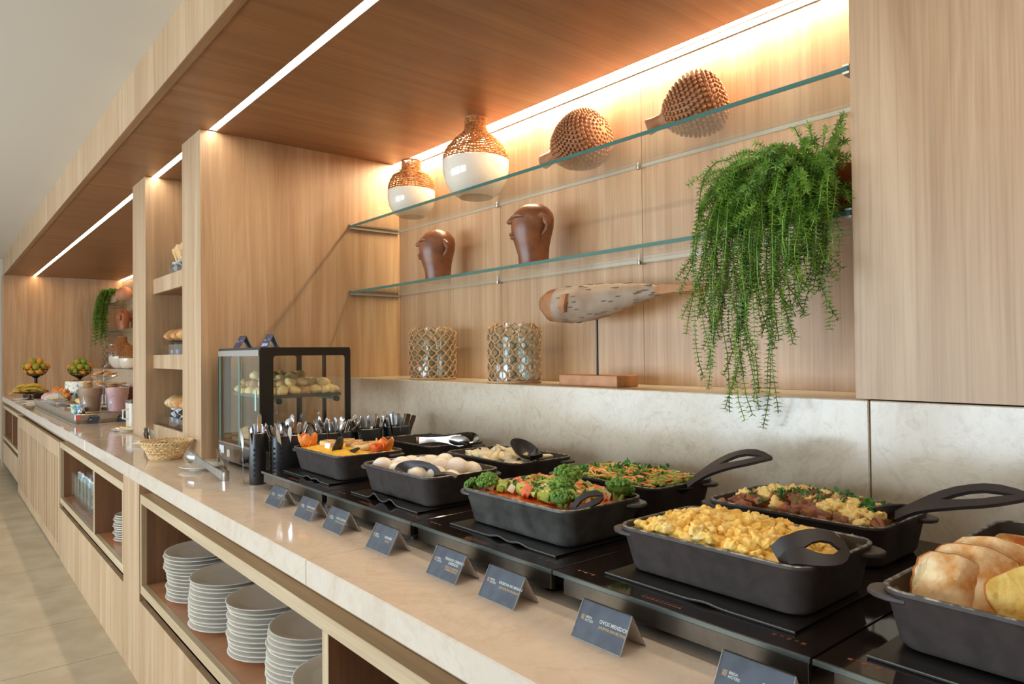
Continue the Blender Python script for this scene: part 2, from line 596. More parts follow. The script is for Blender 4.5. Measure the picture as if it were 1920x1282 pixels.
# ---------------------------------------------------------------- bread shelves between the pillars
bs = thing('bread_shelves', 'oak bread shelves with deep front boards between the pillars', 'shelf', (-1.424, 0.32, 0))
MB().box(0, 0.768, 0.481, 0.5, 0.902, ZS - 0.002).build('back_panel', WOOD_Z, bs, smooth=False)
for z0, z1 in ((1.73, 1.815), (1.302, 1.38), (0.902, 0.982)):
    MB().box(0, 0.768, 0, 0.02, z0, z1).build('front_board', WOOD_Z, bs, smooth=False, bevel=0.001)
    MB().box(0, 0.768, 0.02, 0.48, z0, z0 + 0.03).build('shelf_board', WOOD_Y_SHADED, bs, smooth=False)
    MB().box(0.003, 0.765, 0.0215, 0.027, z0 + 0.031, z1 + 0.055).build('glass_guard', GLASS, bs, smooth=False)

# ---------------------------------------------------------------- glass shelves
ALU = simple('aluminium', C(205, 203, 198), 0.3, 0.9)


def glass_shelf(x0, x1, y0, z, label):
    t = thing('glass_shelf', label, 'shelf', (x0, y0, z))
    L, D = x1 - x0, 1.312 - y0
    MB().box(0.004, L - 0.004, 0.003, D - 0.002, -0.012, 0).build('glass_plate', GLASS_SHELF, t, smooth=False)
    MB().box(0.004, L - 0.004, 0.0, 0.0028, -0.012, 0).build('front_edge', GLASS_EDGE, t, smooth=False)
    MB().box(0.004, L - 0.004, D - 0.0018, D, -0.012, 0).build('rear_edge', simple('glass_edge_glow', C(232, 240, 232), 0.1), t, smooth=False)  # white glow of the lit rear edge put into a pale colour
    for a, b in ((0, 0.016), (L - 0.016, L)):
        MB().box(a, b, -0.002, D, -0.018, -0.0125).box(a, b, -0.002, D, 0.0005, 0.005).build('bracket', ALU, t, smooth=False)
    for cx in (0.54, 1.36):
        if x0 < cx < x1:
            MB().lathe([(0.006, -0.019), (0.008, -0.017), (0.008, 0.002), (0.005, 0.005)], 10, (cx - x0, D - 0.008, 0)).build('shelf_clip', STEEL, t)
    return t


glass_shelf(XN0 + 0.001, XN1 - 0.001, 1.02, 2.046, 'upper green-edged glass shelf carrying the vases and spiky clay gourds')
glass_shelf(XN0 + 0.001, XN1 - 0.001, 1.02, 1.701, 'lower green-edged glass shelf carrying the clay heads and trailing plant')
glass_shelf(XL + 0.001, -1.754, 1.105, 2.066, 'far glass shelf holding a plant, above the far clay head')
glass_shelf(XL + 0.001, -1.754, 1.09, 1.70, 'far glass shelf carrying the clay head over the far buffet')

# ================================================================ HOT DISHES
ZCOOK = 0.957
COOK_METAL = simple('cooker_front', C(126, 116, 102), 0.3, 0.85, C(104, 96, 86), 14)
PRINT_ORANGE = simple('orange_print', C(120, 62, 24), 0.5)
CX = (0.497, 1.006, 1.514, 2.020, 2.526, 3.032)
COOK_L = ('black induction cooker under the couscous dish, nearest the cutlery cups', 'black induction cooker under the boiled eggs and the yam',
          'black induction cooker under the tomato and broccoli dish', 'black induction cooker under the scrambled eggs and the bacon',
          'black induction cooker under the bread dish, cut off by the frame')
for i in range(5):
    t = thing('induction_cooker', COOK_L[i], 'cooker', (CX[i], 0.245, 0.90), 0, 'induction cookers in a row')
    L = CX[i + 1] - CX[i] - 0.004
    MB().box(0, L, 0.004, 0.735, 0.0505, 0.057).build('glass_top', BLACK_GLOSS, t, smooth=False, bevel=0.0012)
    MB().box(0, L, 0, 0.0038, 0.0495, 0.0565).build('edge_trim', simple('trim_grey', C(120, 128, 122), 0.3, 0.7), t, smooth=False)
    MB().box(0.028 if i else 0.022, L - 0.002, 0.001, 0.012, 0.02, 0.0492).build('front_panel', COOK_METAL, t, smooth=False, bevel=0.0008)
    MB().box(0.028, L - 0.02, 0.012, 0.70, 0.018, 0.0502).build('body', BLACK_PLASTIC, t, smooth=False)
    for lx in (0.05, L - 0.05):
        for ly in (0.05, 0.66):
            MB().lathe([(0.020, 0.0), (0.020, 0.007), (0.016, 0.008), (0.016, 0.018)], 14, (lx, ly, 0)).build('foot', STEEL if lx < 0.1 else BLACK_PLASTIC, t)
    pr = MB()
    for k in range(9):
        pr.box(0.20 + k * 0.009, 0.207 + k * 0.009, 0.018, 0.0205, 0.0571, 0.0573)
        pr.box(0.20 + k * 0.009, 0.206 + k * 0.009, 0.025, 0.0272, 0.0571, 0.0573)
    for k in range(5):
        pr.box(L - 0.075 + k * 0.011, L - 0.069 + k * 0.011, 0.035 + 0.004 * (k % 2), 0.042, 0.0571, 0.0573)
        pr.box(0.03 + k * 0.009, 0.036 + k * 0.009, 0.035 + 0.004 * (k % 2), 0.041, 0.0571, 0.0573)
    pr.build('printed_mark', PRINT_ORANGE, t, smooth=False)['kind'] = 'stuff'

MAT_EDGE = simple('trivet_metal', C(40, 36, 34), 0.35, 0.3)
MAT_RIM = simple('trivet_rim', C(128, 134, 128), 0.3, 0.6)
PF = [(0.741, 0.457), (1.264, 0.457), (1.782, 0.457), (2.286, 0.457), (2.757, 0.462)]
PB = [(0.725, 0.815), (1.222, 0.79), (1.742, 0.79), (2.252, 0.79), (2.745, 0.80)]


def trivet(x, wave, label):
    t = thing('trivet', label, 'trivet', (x, 0.457, ZCOOK), 0, 'trivets under the front dishes')
    n = 48
    pts = []
    for i in range(n + 1):
        u = -0.185 + 0.37 * i / n
        w = 0.0
        for c0, a in wave:
            w += a * math.exp(-((u - c0) / 0.022) ** 2)
        pts.append((u, w))
    rows = [[(u, -0.154, 0.004 + w) for u, w in pts], [(u, -0.112, 0.004) for u, w in pts], [(u, -0.09, 0.004) for u, w in pts], [(u, 0.155, 0.004) for u, w in pts]]
    m = MB()
    vs, fs = [], []
    for top in (0, -0.0035):
        for r_ in rows:
            vs += [(a, b, c + top) for a, b, c in r_]
    q = n + 1
    for r_ in range(3):
        for i in range(n):
            fs.append((r_ * q + i, r_ * q + i + 1, (r_ + 1) * q + i + 1, (r_ + 1) * q + i))
            fs.append((4 * q + r_ * q + i, 4 * q + (r_ + 1) * q + i, 4 * q + (r_ + 1) * q + i + 1, 4 * q + r_ * q + i + 1))
    for i in range(n):
        fs.append((i, 4 * q + i, 4 * q + i + 1, i + 1))
        fs.append((3 * q + i, 3 * q + i + 1, 7 * q + i + 1, 7 * q + i))
    m.add(vs, fs).build('plate', MAT_EDGE, t)
    MB().tube([(u, -0.1545, 0.0035 + w) for u, w in pts], 0.0012, 5).build('rim', MAT_RIM, t)


trivet(PF[0][0], ((0.02, 0.007), (0.085, 0.006)), 'thin dark trivet with two small ripples under the couscous dish')
trivet(PF[1][0], ((-0.045, 0.016), (0.045, 0.013)), 'thin dark trivet with two high ripples under the boiled eggs')
trivet(PF[2][0], ((0.0, 0.006), (0.07, 0.005)), 'thin dark trivet with two low ripples under the tomato dish')
trivet(PF[3][0], ((0.03, 0.003),), 'thin flat dark trivet under the scrambled eggs')
trivet(PF[4][0], (), 'thin flat dark trivet under the bread dish')

IRON_WORN = simple('cast_worn', C(92, 90, 84), 0.42, 0.15, C(64, 61, 57), 26, 0.25, 0.0008, detail=8, spec=0.6)
IRON_INSIDE = simple('cast_inside', C(58, 50, 42), 0.45)
RIM_MAT = simple('cast_rim', C(150, 150, 144), 0.35, 0.6, C(64, 62, 58), 60, detail=6, stops=(0.42, 0.6))


def make_pan(name, label, mat, xy, z):
    t = thing(name, label, 'serving dish', (xy[0], xy[1], z), 0, 'black cast serving dishes on the cookers')
    rr = [rrect(0, 0, 0.164, 0.096, 0.03, 0.0), rrect(0, 0, 0.172, 0.1035, 0.034, 0.003), rrect(0, 0, 0.176, 0.107, 0.036, 0.010), rrect(0, 0, 0.187, 0.1225, 0.039, 0.074),
          rrect(0, 0, 0.190, 0.126, 0.04, 0.078), rrect(0, 0, 0.190, 0.126, 0.04, 0.0825)]
    MB().loft(rr, True, False).build('body', mat, t)
    MB().loft([rrect(0, 0, 0.190, 0.126, 0.04, 0.0825), rrect(0, 0, 0.188, 0.124, 0.038, 0.084), rrect(0, 0, 0.1845, 0.1205, 0.036, 0.0838), rrect(0, 0, 0.183, 0.119, 0.035, 0.082)], False, False).build('rim', RIM_MAT, t)
    MB().loft([rrect(0, 0, 0.183, 0.119, 0.035, 0.082), rrect(0, 0, 0.170, 0.102, 0.034, 0.014), rrect(0, 0, 0.160, 0.092, 0.03, 0.008)], False, True).build('interior', IRON_INSIDE, t)
    for s in (-1, 1):
        ol = [(0.150, 0.1215), (0.176, 0.1225), (0.195, 0.116), (0.207, 0.105), (0.211, 0.090), (0.208, 0.076), (0.199, 0.066), (0.184, 0.060)]
        MB().poly([(s * a, s * b) for a, b in ol], 0.065, 0.0735).build('handle', mat, t, bevel=0.002)
    return t


PAN_L = [('black cast dish of yellow couscous with grilled cheese', 'black cast dish of peeled boiled eggs', 'scratched cast dish of tomato sauce with broccoli',
          'large black cast dish of yellow scrambled eggs', 'black cast dish of toasted bread, cut off by the frame'),
         ('nearly empty black cast dish with steel tongs lying in it', 'black cast dish of white yam chunks', 'black cast dish of green bean and carrot salad',
          'black cast dish of bacon cubes with eggs', 'black cast dish of baked slices behind the bread dish')]
for i in range(5):
    make_pan('serving_dish', PAN_L[0][i], IRON_WORN if i == 2 else BLACK_IRON, PF[i], ZCOOK + 0.0043)
    make_pan('serving_dish', PAN_L[1][i], BLACK_IRON, PB[i], ZCOOK + 0.0005)
ZF, ZB = ZCOOK + 0.0043, ZCOOK + 0.0005


def heap(name, label, cat, xy, z0, hf, mat, nx=56, ny=40, hx=0.172, hy=0.110, kind='stuff'):
    vs, fs = [], []
    for j in range(ny + 1):
        for i in range(nx + 1):
            u, v = -1 + 2 * i / nx, -1 + 2 * j / ny
            x = u * hx * (1 - 0.07 * v ** 6)
            y = v * hy * (1 - 0.09 * u ** 6)
            vs.append((x, y, hf(x, y, u, v)))
    q = nx + 1
    for j in range(ny):
        for i in range(nx):
            fs.append((j * q + i, j * q + i + 1, (j + 1) * q + i + 1, (j + 1) * q + i))
    edge = [i for i in range(q)] + [j * q + nx for j in range(1, ny + 1)] + [ny * q + i for i in range(nx - 1, -1, -1)] + [j * q for j in range(ny - 1, 0, -1)]
    b0 = len(vs)
    for e in edge:
        x, y, _ = vs[e]
        vs.append((x * 0.88, y * 0.86, 0.014))
    n = len(edge)
    for k in range(n):
        fs.append((edge[k], b0 + k, b0 + (k + 1) % n, edge[(k + 1) % n]))
    fs.append(tuple(b0 + k for k in range(n)))
    o = MB().add(vs, fs).build(name, mat, None, True, angle=80)
    o.location = (xy[0], xy[1], z0)
    return tag(o, label, cat, None, kind)


def nz(x, y, s, seed=0.0):
    return noise.noise(Vector((x * s, y * s, seed)))


def slotted(m, pts, nrm, wid, hole, th=0.006):
    """flat nylon handle along pts; hole is the half width of the slot at each station"""
    pts = [Vector(p) for p in pts]
    n = len(pts)
    vs = []
    for i in range(n):
        t = (pts[min(i + 1, n - 1)] - pts[max(i - 1, 0)]).normalized()
        nn = Vector(nrm[i] if isinstance(nrm, list) else nrm)
        w = t.cross(nn).normalized()
        nn = w.cross(t).normalized()
        for k in (wid[i], hole[i], -hole[i], -wid[i]):
            vs.append(pts[i] + w * k + nn * (th / 2))
        for k in (wid[i], hole[i], -hole[i], -wid[i]):
            vs.append(pts[i] + w * k - nn * (th / 2))
    fs = []
    for i in range(n - 1):
        a, b = i * 8, (i + 1) * 8
        for p, q in ((0, 1), (2, 3)):
            fs += [(a + p, a + q, b + q, b + p), (a + 4 + q, a + 4 + p, b + 4 + p, b + 4 + q)]
        if hole[i] < 1e-6 and hole[i + 1] < 1e-6:
            pass
        else:
            fs += [(a + 1, a + 5, b + 5, b + 1), (a + 6, a + 2, b + 2, b + 6)]
        fs += [(a + 4, a, b, b + 4), (a + 3, a + 7, b + 7, b + 3)]
    fs += [(0, 4, 7, 3), ((n - 1) * 8 + 0, (n - 1) * 8 + 3, (n - 1) * 8 + 7, (n - 1) * 8 + 4)]
    return m.add(vs, fs)


def curve3(a, b, c, n):
    a, b, c = Vector(a), Vector(b), Vector(c)
    k = 2 * b - 0.5 * (a + c)
    return [a * (1 - s) ** 2 + k * 2 * s * (1 - s) + c * s * s for s in [i / (n - 1) for i in range(n)]]


def bowl_shell(m, ax, ay, depth, th=0.0025, n=20, M=None):
    rs = (0.05, 0.35, 0.65, 0.88, 1.0)
    rings = [[(ax * r * math.cos(2 * PI * j / n), ay * r * math.sin(2 * PI * j / n), depth * (r * r - 1) - th) for j in range(n)] for r in rs]
    rings += [[(ax * r * math.cos(2 * PI * j / n), ay * r * math.sin(2 * PI * j / n), depth * (r * r - 1)) for j in range(n)] for r in reversed(rs)]
    q = MB().loft(rings)
    if M is not None:
        q.xf(M)
    return m.add(q.v, q.f)


HW = [0.011, 0.012, 0.014, 0.018, 0.022, 0.025, 0.026, 0.026, 0.022, 0.014, 0.003]
HH = [0, 0, 0, 0, 0, 0.006, 0.0095, 0.0095, 0.005, 0, 0]

CNT = ['first', 'second', 'third', 'fourth', 'fifth', 'sixth', 'seventh', 'eighth', 'ninth', 'tenth', 'eleventh', 'twelfth']


def by_rows(objs, fmt, rows, names):
    """labels by row (front to back) and by place in the row"""
    objs = sorted(objs, key=lambda o: o.location.y)
    n = len(objs)
    for r_i in range(rows):
        part = sorted(objs[r_i * n // rows:(r_i + 1) * n // rows], key=lambda o: o.location.x)
        for k_i, o_ in enumerate(part):
            o_['label'] = fmt % (names[r_i], CNT[k_i])


# --- couscous dish
COUS = simple('couscous', C(252, 206, 72), 0.7, 0, C(242, 180, 46), 260, 1.0, 0.004, detail=2)
heap('couscous', 'grainy yellow couscous filling the dish by the cutlery cups', 'couscous', PF[0], ZF,
     lambda x, y, u, v: 0.079 + 0.015 * (1 - u * u) * (1 - v * v) + 0.0025 * nz(x, y, 90) + 0.0018 * nz(x, y, 220, 3), COUS, 90, 60)
CHEESE = simple('grilled_cheese', C(238, 200, 142), 0.5, 0, C(222, 176, 112), 40, 0.2, 0.001, sss=0.1)
CHAR = simple('grill_char', C(104, 56, 22), 0.6)
ZC1 = ZF + 0.089
for i, (dx, dy, rz, w) in enumerate(((-0.075, -0.035, 0.2, 1.0), (-0.025, -0.045, -0.1, 1.1), (0.0, 0.03, 0.5, 1.0), (-0.055, 0.03, 0.3, 0.9), (0.075, 0.045, 0.9, 1.15), (0.05, 0.0, 0.35, 0.9), (0.11, 0.01, 0.5, 1.1))):
    t = thing('cheese_block', ('pale grilled cheese block nearest the front corner garnish', 'grilled cheese block behind the small white square', 'grilled cheese block at the back middle of the couscous', 'grilled cheese block at the back near the cups', 'grilled cheese block at the back by the far garnish', 'grilled cheese block just behind the black spoon', 'grilled cheese block apart from the others by the carrot garnish')[i], 'cheese', (PF[0][0] + dx, PF[0][1] + dy, ZC1 + 0.001), rz, 'grilled cheese blocks on the couscous')
    t.rotation_euler = (0.08, -0.06, rz)
    MB().box(-0.026 * w, 0.026 * w, -0.018, 0.018, -0.006, 0.016).build('block', CHEESE, t, bevel=0.003)
    g = MB()
    for k in (-0.5, 0.35):
        g.box(-0.026 * w, 0.026 * w, k * 0.024 - 0.0012, k * 0.024 + 0.0012, 0.016, 0.0165)
    g.box(-0.0015, 0.0015, -0.018, 0.018, 0.016, 0.0165)
    g.build('char_line', CHAR, t, smooth=False)
WH = simple('white_tag', C(238, 234, 226), 0.5)
o = MB().box(-0.013, 0.013, -0.001, 0.001, -0.006, 0.012).build('cheese_label', WH, None, False)
o.location, o.rotation_euler = (PF[0][0] - 0.0, PF[0][1] - 0.072, ZC1 + 0.004), (-0.2, 0, 0.25)
tag(o, 'small white square leaning on the cheese in the couscous', 'tag')
PAPAYA = simple('orange_peel', C(240, 130, 48), 0.45, 0, C(238, 160, 84), 14, sss=0.15)


def flower(x, y, z, label, n=5, s=1.0, col=PAPAYA):
    t = thing('carved_flower', label, 'garnish', (x, y, z), rnd.uniform(0, 2))
    for k in range(n):
        a = 2 * PI * k / n
        m = MB()
        pr = []
        for r_, zz, w in ((0.008, 0.0, 0.5), (0.018, 0.006, 1.0), (0.026, 0.02, 1.05), (0.029, 0.036, 0.6), (0.028, 0.042, 0.15)):
            pr.append([(r_ * s, q * 0.017 * w * s, zz * s) for q in (-1, -0.5, 0, 0.5, 1)])
        vs, fs = [], []
        for off in (0, -0.003):
            for row in pr:
                vs += [(p[0] + off - abs(p[1]) * 0.35, p[1], p[2]) for p in row]
        for i in range(4):
            for j in range(4):
                fs += [(i * 5 + j, i * 5 + j + 1, i * 5 + j + 6, i * 5 + j + 5), (25 + i * 5 + j, 25 + i * 5 + j + 5, 25 + i * 5 + j + 6, 25 + i * 5 + j + 1)]
            fs += [(i * 5, i * 5 + 5, 30 + i * 5, 25 + i * 5), (i * 5 + 4, 29 + i * 5, 34 + i * 5, i * 5 + 9)]
        fs += [(20 + j, 21 + j, 46 + j, 45 + j) for j in range(4)]
        m.add(vs, fs).xf(Matrix.Rotation(a, 4, 'Z')).build('petal', col, t)


flower(PF[0][0] - 0.155, PF[0][1] - 0.075, ZF + 0.074, 'orange carved cup garnish at the corner of the couscous nearest the cups', s=1.25)
flower(PF[0][0] + 0.135, PF[0][1] + 0.075, ZF + 0.076, 'orange carved cup garnish at the far corner of the couscous', s=1.1)
flower(PF[0][0] + 0.165, PF[0][1] + 0.03, ZF + 0.074, 'low orange carved garnish at the rim of the couscous by the eggs', s=0.8, col=simple('carrot_orange', C(240, 104, 40), 0.45))
t = thing('serving_spoon', 'black spoon with a folded blade stuck in the couscous', 'spoon', (PF[0][0] + 0.05, PF[0][1] - 0.06, ZF + 0.08))
bowl_shell(MB(), 0.036, 0.026, 0.016, 0.003, 18, Matrix.Translation((0, 0, 0.022)) @ Matrix.Rotation(-1.0, 4, 'Y') @ Matrix.Rotation(0.5, 4, 'X')).build('bowl', BLACK_PLASTIC, t)
slotted(MB(), curve3((0.015, 0.0, 0.006), (0.05, 0.012, 0.001), (0.10, 0.03, 0.018), 9), (0.2, -0.5, 0.9), [0.010] * 8 + [0.003], [0] * 9).build('handle', BLACK_PLASTIC, t)

# --- boiled eggs
EGG = simple('egg_white', C(244, 236, 224), 0.2, 0, C(240, 226, 210), 9, sss=0.25, var=0.03)
heap('egg_water', 'thin pale liquid around the boiled eggs', 'liquid', PF[1], ZF, lambda x, y, u, v: 0.045, simple('egg_liquid', C(206, 180, 146), 0.1), 8, 8, 0.162, 0.099)
egm = MB().lathe([(0.0016, -0.0225), (0.010, -0.0205), (0.0175, -0.0145), (0.0215, -0.005), (0.0222, 0.003), (0.0200, 0.013), (0.0150, 0.0215), (0.0085, 0.027), (0.0018, 0.0288)], 20).mesh('boiled_egg')
ep = [(-0.145, -0.075, 0.07), (-0.105, -0.03, 0.073), (-0.135, 0.03, 0.066), (-0.09, 0.07, 0.068), (-0.055, -0.065, 0.066), (-0.045, 0.005, 0.076), (-0.02, 0.07, 0.080), (0.01, -0.05, 0.064), (0.03, 0.015, 0.078),
      (0.05, 0.075, 0.068), (0.085, -0.03, 0.066), (0.098, 0.03, 0.084), (0.115, 0.075, 0.070), (0.145, -0.02, 0.06), (-0.15, -0.02, 0.058), (0.05, -0.072, 0.062)]
EO = []
for i, (dx, dy, dz) in enumerate(ep):
    o = link('boiled_egg', egm, EGG)
    o.location = (PF[1][0] + dx, PF[1][1] + dy, ZF + dz)
    o.rotation_euler = (1.45 + rnd.uniform(-0.25, 0.25), rnd.uniform(-0.2, 0.2), rnd.uniform(0, 6.28))
    k = rnd.uniform(1.22, 1.36)
    o.scale = (k, k, k)
    tag(o, 'peeled boiled egg', 'egg', 'peeled boiled eggs in the dish')
    EO.append(o)
by_rows(EO, 'peeled boiled egg in the %s row of the egg dish, %s from the couscous side', 4, ('front', 'second', 'third', 'back'))
t = thing('serving_spoon', 'black leaf-shaped spoon lying over the boiled eggs', 'spoon', (PF[1][0] + 0.070, PF[1][1] - 0.082, ZF + 0.083), 0.2)
bowl_shell(MB(), 0.082, 0.036, 0.03, 0.003, 24, Matrix.Rotation(0.75, 4, 'X') @ Matrix.Rotation(0.12, 4, 'Y')).build('bowl', BLACK_PLASTIC, t)
slotted(MB(), curve3((0.075, 0, -0.002), (0.11, 0.01, 0.002), (0.13, 0.02, -0.006), 6), (0, -0.3, 1), [0.009] * 6, [0] * 6).build('handle', BLACK_PLASTIC, t)

# --- tomato dish
SAUCE = simple('tomato_sauce', C(212, 92, 36), 0.18, 0, C(184, 64, 22), 22, 0.4, 0.003, coat=0.3, detail=6)
heap('tomato_sauce', 'glossy orange red tomato sauce under the broccoli and diced vegetables', 'sauce', PF[2], ZF, lambda x, y, u, v: 0.075 + 0.004 * nz(x, y, 25), SAUCE, 40, 28)


def cubes(seed, n, amp=0.25):
    r_ = random.Random(seed)
    out = []
    for k in range(n):
        m = MB().box(-1, 1, -1, 1, -1, 1)
        m.v = [(a * (1 + r_.uniform(-amp, amp)), b * (1 + r_.uniform(-amp, amp)), c * (1 + r_.uniform(-amp, amp))) for a, b, c in m.v]
        out.append(m.mesh('dice', True, 0.22))
    return out


def with_mat(meshes, mat):
    out = []
    for m in meshes:
        q = m.copy()
        q.materials.clear()
        q.materials.append(mat)
        out.append(q)
    return out


def sprig_mesh(seed, n=9, s=1.0):
    r_ = random.Random(seed)
    m = MB()
    for k in range(n):
        a, e = r_.uniform(0, 6.28), r_.uniform(0.1, 1.2)
        c = Vector((r_.uniform(-0.009, 0.009), r_.uniform(-0.009, 0.009), r_.uniform(0.0, 0.007))) * s
        d = Vector((math.cos(a) * math.cos(e), math.sin(a) * math.cos(e), math.sin(e)))
        w = d.cross(Vector((0.2, 0.3, 1))).normalized()
        up = w.cross(d)
        L, W = r_.uniform(0.006, 0.011) * s, r_.uniform(0.0025, 0.0045) * s
        vs = [c, c + d * L * 0.4 + w * W, c + d * L * 0.55 + w * W * 0.5, c + d * L * 0.8 + w * W * 0.8, c + d * L + up * L * 0.2, c + d * L * 0.8 - w * W * 0.8, c + d * L * 0.55 - w * W * 0.5, c + d * L * 0.4 - w * W]
        m.add([v + up * 0.0006 for v in vs] + [v - up * 0.0006 for v in vs], [tuple(range(8)), tuple(range(15, 7, -1))] + [(i, 8 + i, 8 + (i + 1) % 8, (i + 1) % 8) for i in range(8)])
    return m.mesh('parsley')


LEAF = simple('parsley_green', C(78, 150, 56), 0.45, 0, C(50, 112, 42), 60, var=0.25)
PARS = with_mat([sprig_mesh(k) for k in range(4)], LEAF)


def strew(meshes, n, xy, z0, hf, name, label, cat, group, size, reg=(0.16, 0.10), flat=0.6, seed=1, test=None, lift=0.5):
    r_ = random.Random(seed)
    k = 0
    while k < n:
        x, y = r_.uniform(-reg[0], reg[0]), r_.uniform(-reg[1], reg[1])
        if test and not test(x, y, r_):
            continue
        k += 1
        o = bpy.data.objects.new(name, meshes[r_.randrange(len(meshes))])
        COL.objects.link(o)
        s = r_.uniform(*size)
        o.scale = (s, s, s)
        o.rotation_euler = (r_.uniform(-flat, flat), r_.uniform(-flat, flat), r_.uniform(0, 6.28))
        o.location = (xy[0] + x, xy[1] + y, z0 + hf(x, y) + (s * lift if lift > 0.2 else lift))
        tag(o, label, cat, group)


DICE = cubes(3, 5)
TOM = with_mat(DICE, simple('tomato_flesh', C(232, 112, 66), 0.3, 0, C(240, 150, 104), 90, sss=0.1, var=0.15))
ONI = with_mat(DICE, simple('onion_flesh', C(236, 214, 176), 0.3, sss=0.15, var=0.08))
PEP = with_mat(DICE, simple('green_pepper', C(190, 198, 92), 0.35, 0, C(156, 172, 66), 70, var=0.15))
tmask = lambda x, y, r_: y > -0.075 + 0.01 * r_.random() and x < 0.13
th = lambda x, y: 0.077 + 0.012 * math.exp(-(x * x + y * y) / 0.008)
strew(TOM, 60, PF[2], ZF, th, 'tomato_dice', 'soft orange red tomato piece in the tomato dish', 'tomato', 'tomato pieces in the tomato dish', (0.007, 0.0125), (0.15, 0.10), 0.7, 11, tmask)
strew(ONI, 60, PF[2], ZF, th, 'onion_dice', 'pale onion piece in the tomato dish', 'onion', 'onion pieces in the tomato dish', (0.0055, 0.009), (0.145, 0.095), 0.7, 12, tmask)
strew(PEP, 66, PF[2], ZF, th, 'pepper_dice', 'yellow green pepper piece in the tomato dish', 'pepper', 'green pepper pieces in the tomato dish', (0.0065, 0.012), (0.145, 0.095), 0.7, 13, tmask)
strew(PARS, 40, PF[2], ZF, lambda x, y: th(x, y) + 0.008, 'parsley', 'dark green parsley leaf on the tomato dish', 'parsley', 'parsley leaves on the tomato dish', (0.6, 1.05), (0.12, 0.08), 0.6, 14, tmask, 0.0)
BROC = simple('broccoli_crown', C(122, 160, 62), 0.6, 0, C(72, 118, 38), 120, 0.8, 0.002, var=0.06)
BROC_S = simple('broccoli_stem', C(150, 180, 92), 0.5)


def broccoli(x, y, z, s, label, tilt=(0, 0), seed=1, dark=False):
    r_ = random.Random(seed)
    t = thing('broccoli_floret', label, 'broccoli', (x, y, z))
    t.rotation_euler = (tilt[0], tilt[1], r_.uniform(0, 6))
    st = MB()
    cr = MB()
    for k in range(9):
        a = r_.uniform(0, 6.28)
        q = r_.uniform(0.25, 0.95)
        e = Vector((0.022 * q * math.cos(a), 0.022 * q * math.sin(a), 0.030 + 0.008 * (1 - q)))
        st.tube([(0.003 * math.cos(a), 0.003 * math.sin(a), -0.006), e * 0.55, e], [0.005, 0.0035, 0.002], 5)
    for k in range(120):
        a, e = r_.uniform(0, 6.28), math.asin(r_.uniform(-0.1, 1))
        rr = r_.uniform(0.9, 1.08)
        c = (0.027 * rr * math.cos(a) * math.cos(e), 0.027 * rr * math.sin(a) * math.cos(e), 0.026 + 0.019 * rr * math.sin(e))
        q = r_.uniform(0.0035, 0.006)
        cr.blob(c, (q, q, q), 0.2, 2, k, 1)
    cr.blob((0, 0, 0.028), (0.025, 0.025, 0.015), 0.2, 3, seed, 2)
    s *= 0.88
    for m in (st, cr):
        m.v = [(a * s, b * s, c * s) for a, b, c in m.v]
    st.build('stem', BROC_S, t)
    cr.build('crown', BROC, t)


broccoli(PF[2][0] - 0.150, PF[2][1] - 0.060, ZF + 0.072, 1.05, 'round broccoli floret at the corner of the tomato dish beside the eggs', (0.3, -0.2), 1)
broccoli(PF[2][0] - 0.172, PF[2][1] - 0.085, ZF + 0.070, 0.8, 'small light broccoli floret hanging over the corner rim of the tomato dish', (0.6, -0.5), 2)
broccoli(PF[2][0] - 0.035, PF[2][1] + 0.085, ZF + 0.074, 1.35, 'tall open broccoli floret standing at the back of the tomato dish', (0.25, 0.15), 3)
broccoli(PF[2][0] + 0.145, PF[2][1] + 0.075, ZF + 0.070, 1.25, 'broccoli floret at the back corner of the tomato dish', (-0.2, 0.5), 4)
broccoli(PF[2][0] + 0.122, PF[2][1] - 0.075, ZF + 0.066, 1.15, 'dark broccoli floret at the front corner of the tomato dish', (0.35, 0.1), 5)
broccoli(PF[2][0] + 0.045, PF[2][1] + 0.0, ZF + 0.074, 1.15, 'ragged broccoli floret in the middle of the tomato dish', (-0.3, 0.3), 6)
t = thing('serving_spoon', 'short black spoon handle end sticking out of the tomato dish', 'spoon', (PF[2][0] + 0.165, PF[2][1] - 0.055, ZF + 0.085))
slotted(MB(), [Vector((-0.03, -0.02, -0.03)), Vector((-0.012, -0.008, -0.008)), Vector((0.0, 0.0, 0.004)), Vector((0.012, 0.01, 0.012)), Vector((0.026, 0.02, 0.018)), Vector((0.034, 0.028, 0.019))],
        (0.45, -0.75, 0.5), [0.010, 0.012, 0.016, 0.017, 0.014, 0.005], [0, 0, 0.005, 0.006, 0.002, 0], 0.009).build('handle', BLACK_PLASTIC, t)

# --- scrambled eggs
SCR = simple('scrambled_egg', C(250, 206, 104), 0.38, 0, C(250, 222, 150), 26, 0.25, 0.002, sss=0.2, detail=4, stops=(0.34, 0.48))


def curds(m, n, reg, hf, size, seed, tst=None):
    r_ = random.Random(seed)
    k = 0
    while k < n:
        x, y = r_.uniform(-reg[0], reg[0]), r_.uniform(-reg[1], reg[1])
        if tst and not tst(x, y):
            continue
        k += 1
        s = r_.uniform(*size)
        m.blob((x, y, hf(x, y) + r_.uniform(-0.75, 0.3) * s), (s * r_.uniform(0.8, 1.6), s * r_.uniform(0.8, 1.3), s * r_.uniform(0.6, 1.0)), 0.62, 1.5, k * 1.3, 3,
               Euler((r_.uniform(-1, 1), r_.uniform(-1, 1), r_.uniform(0, 6.28))).to_matrix())


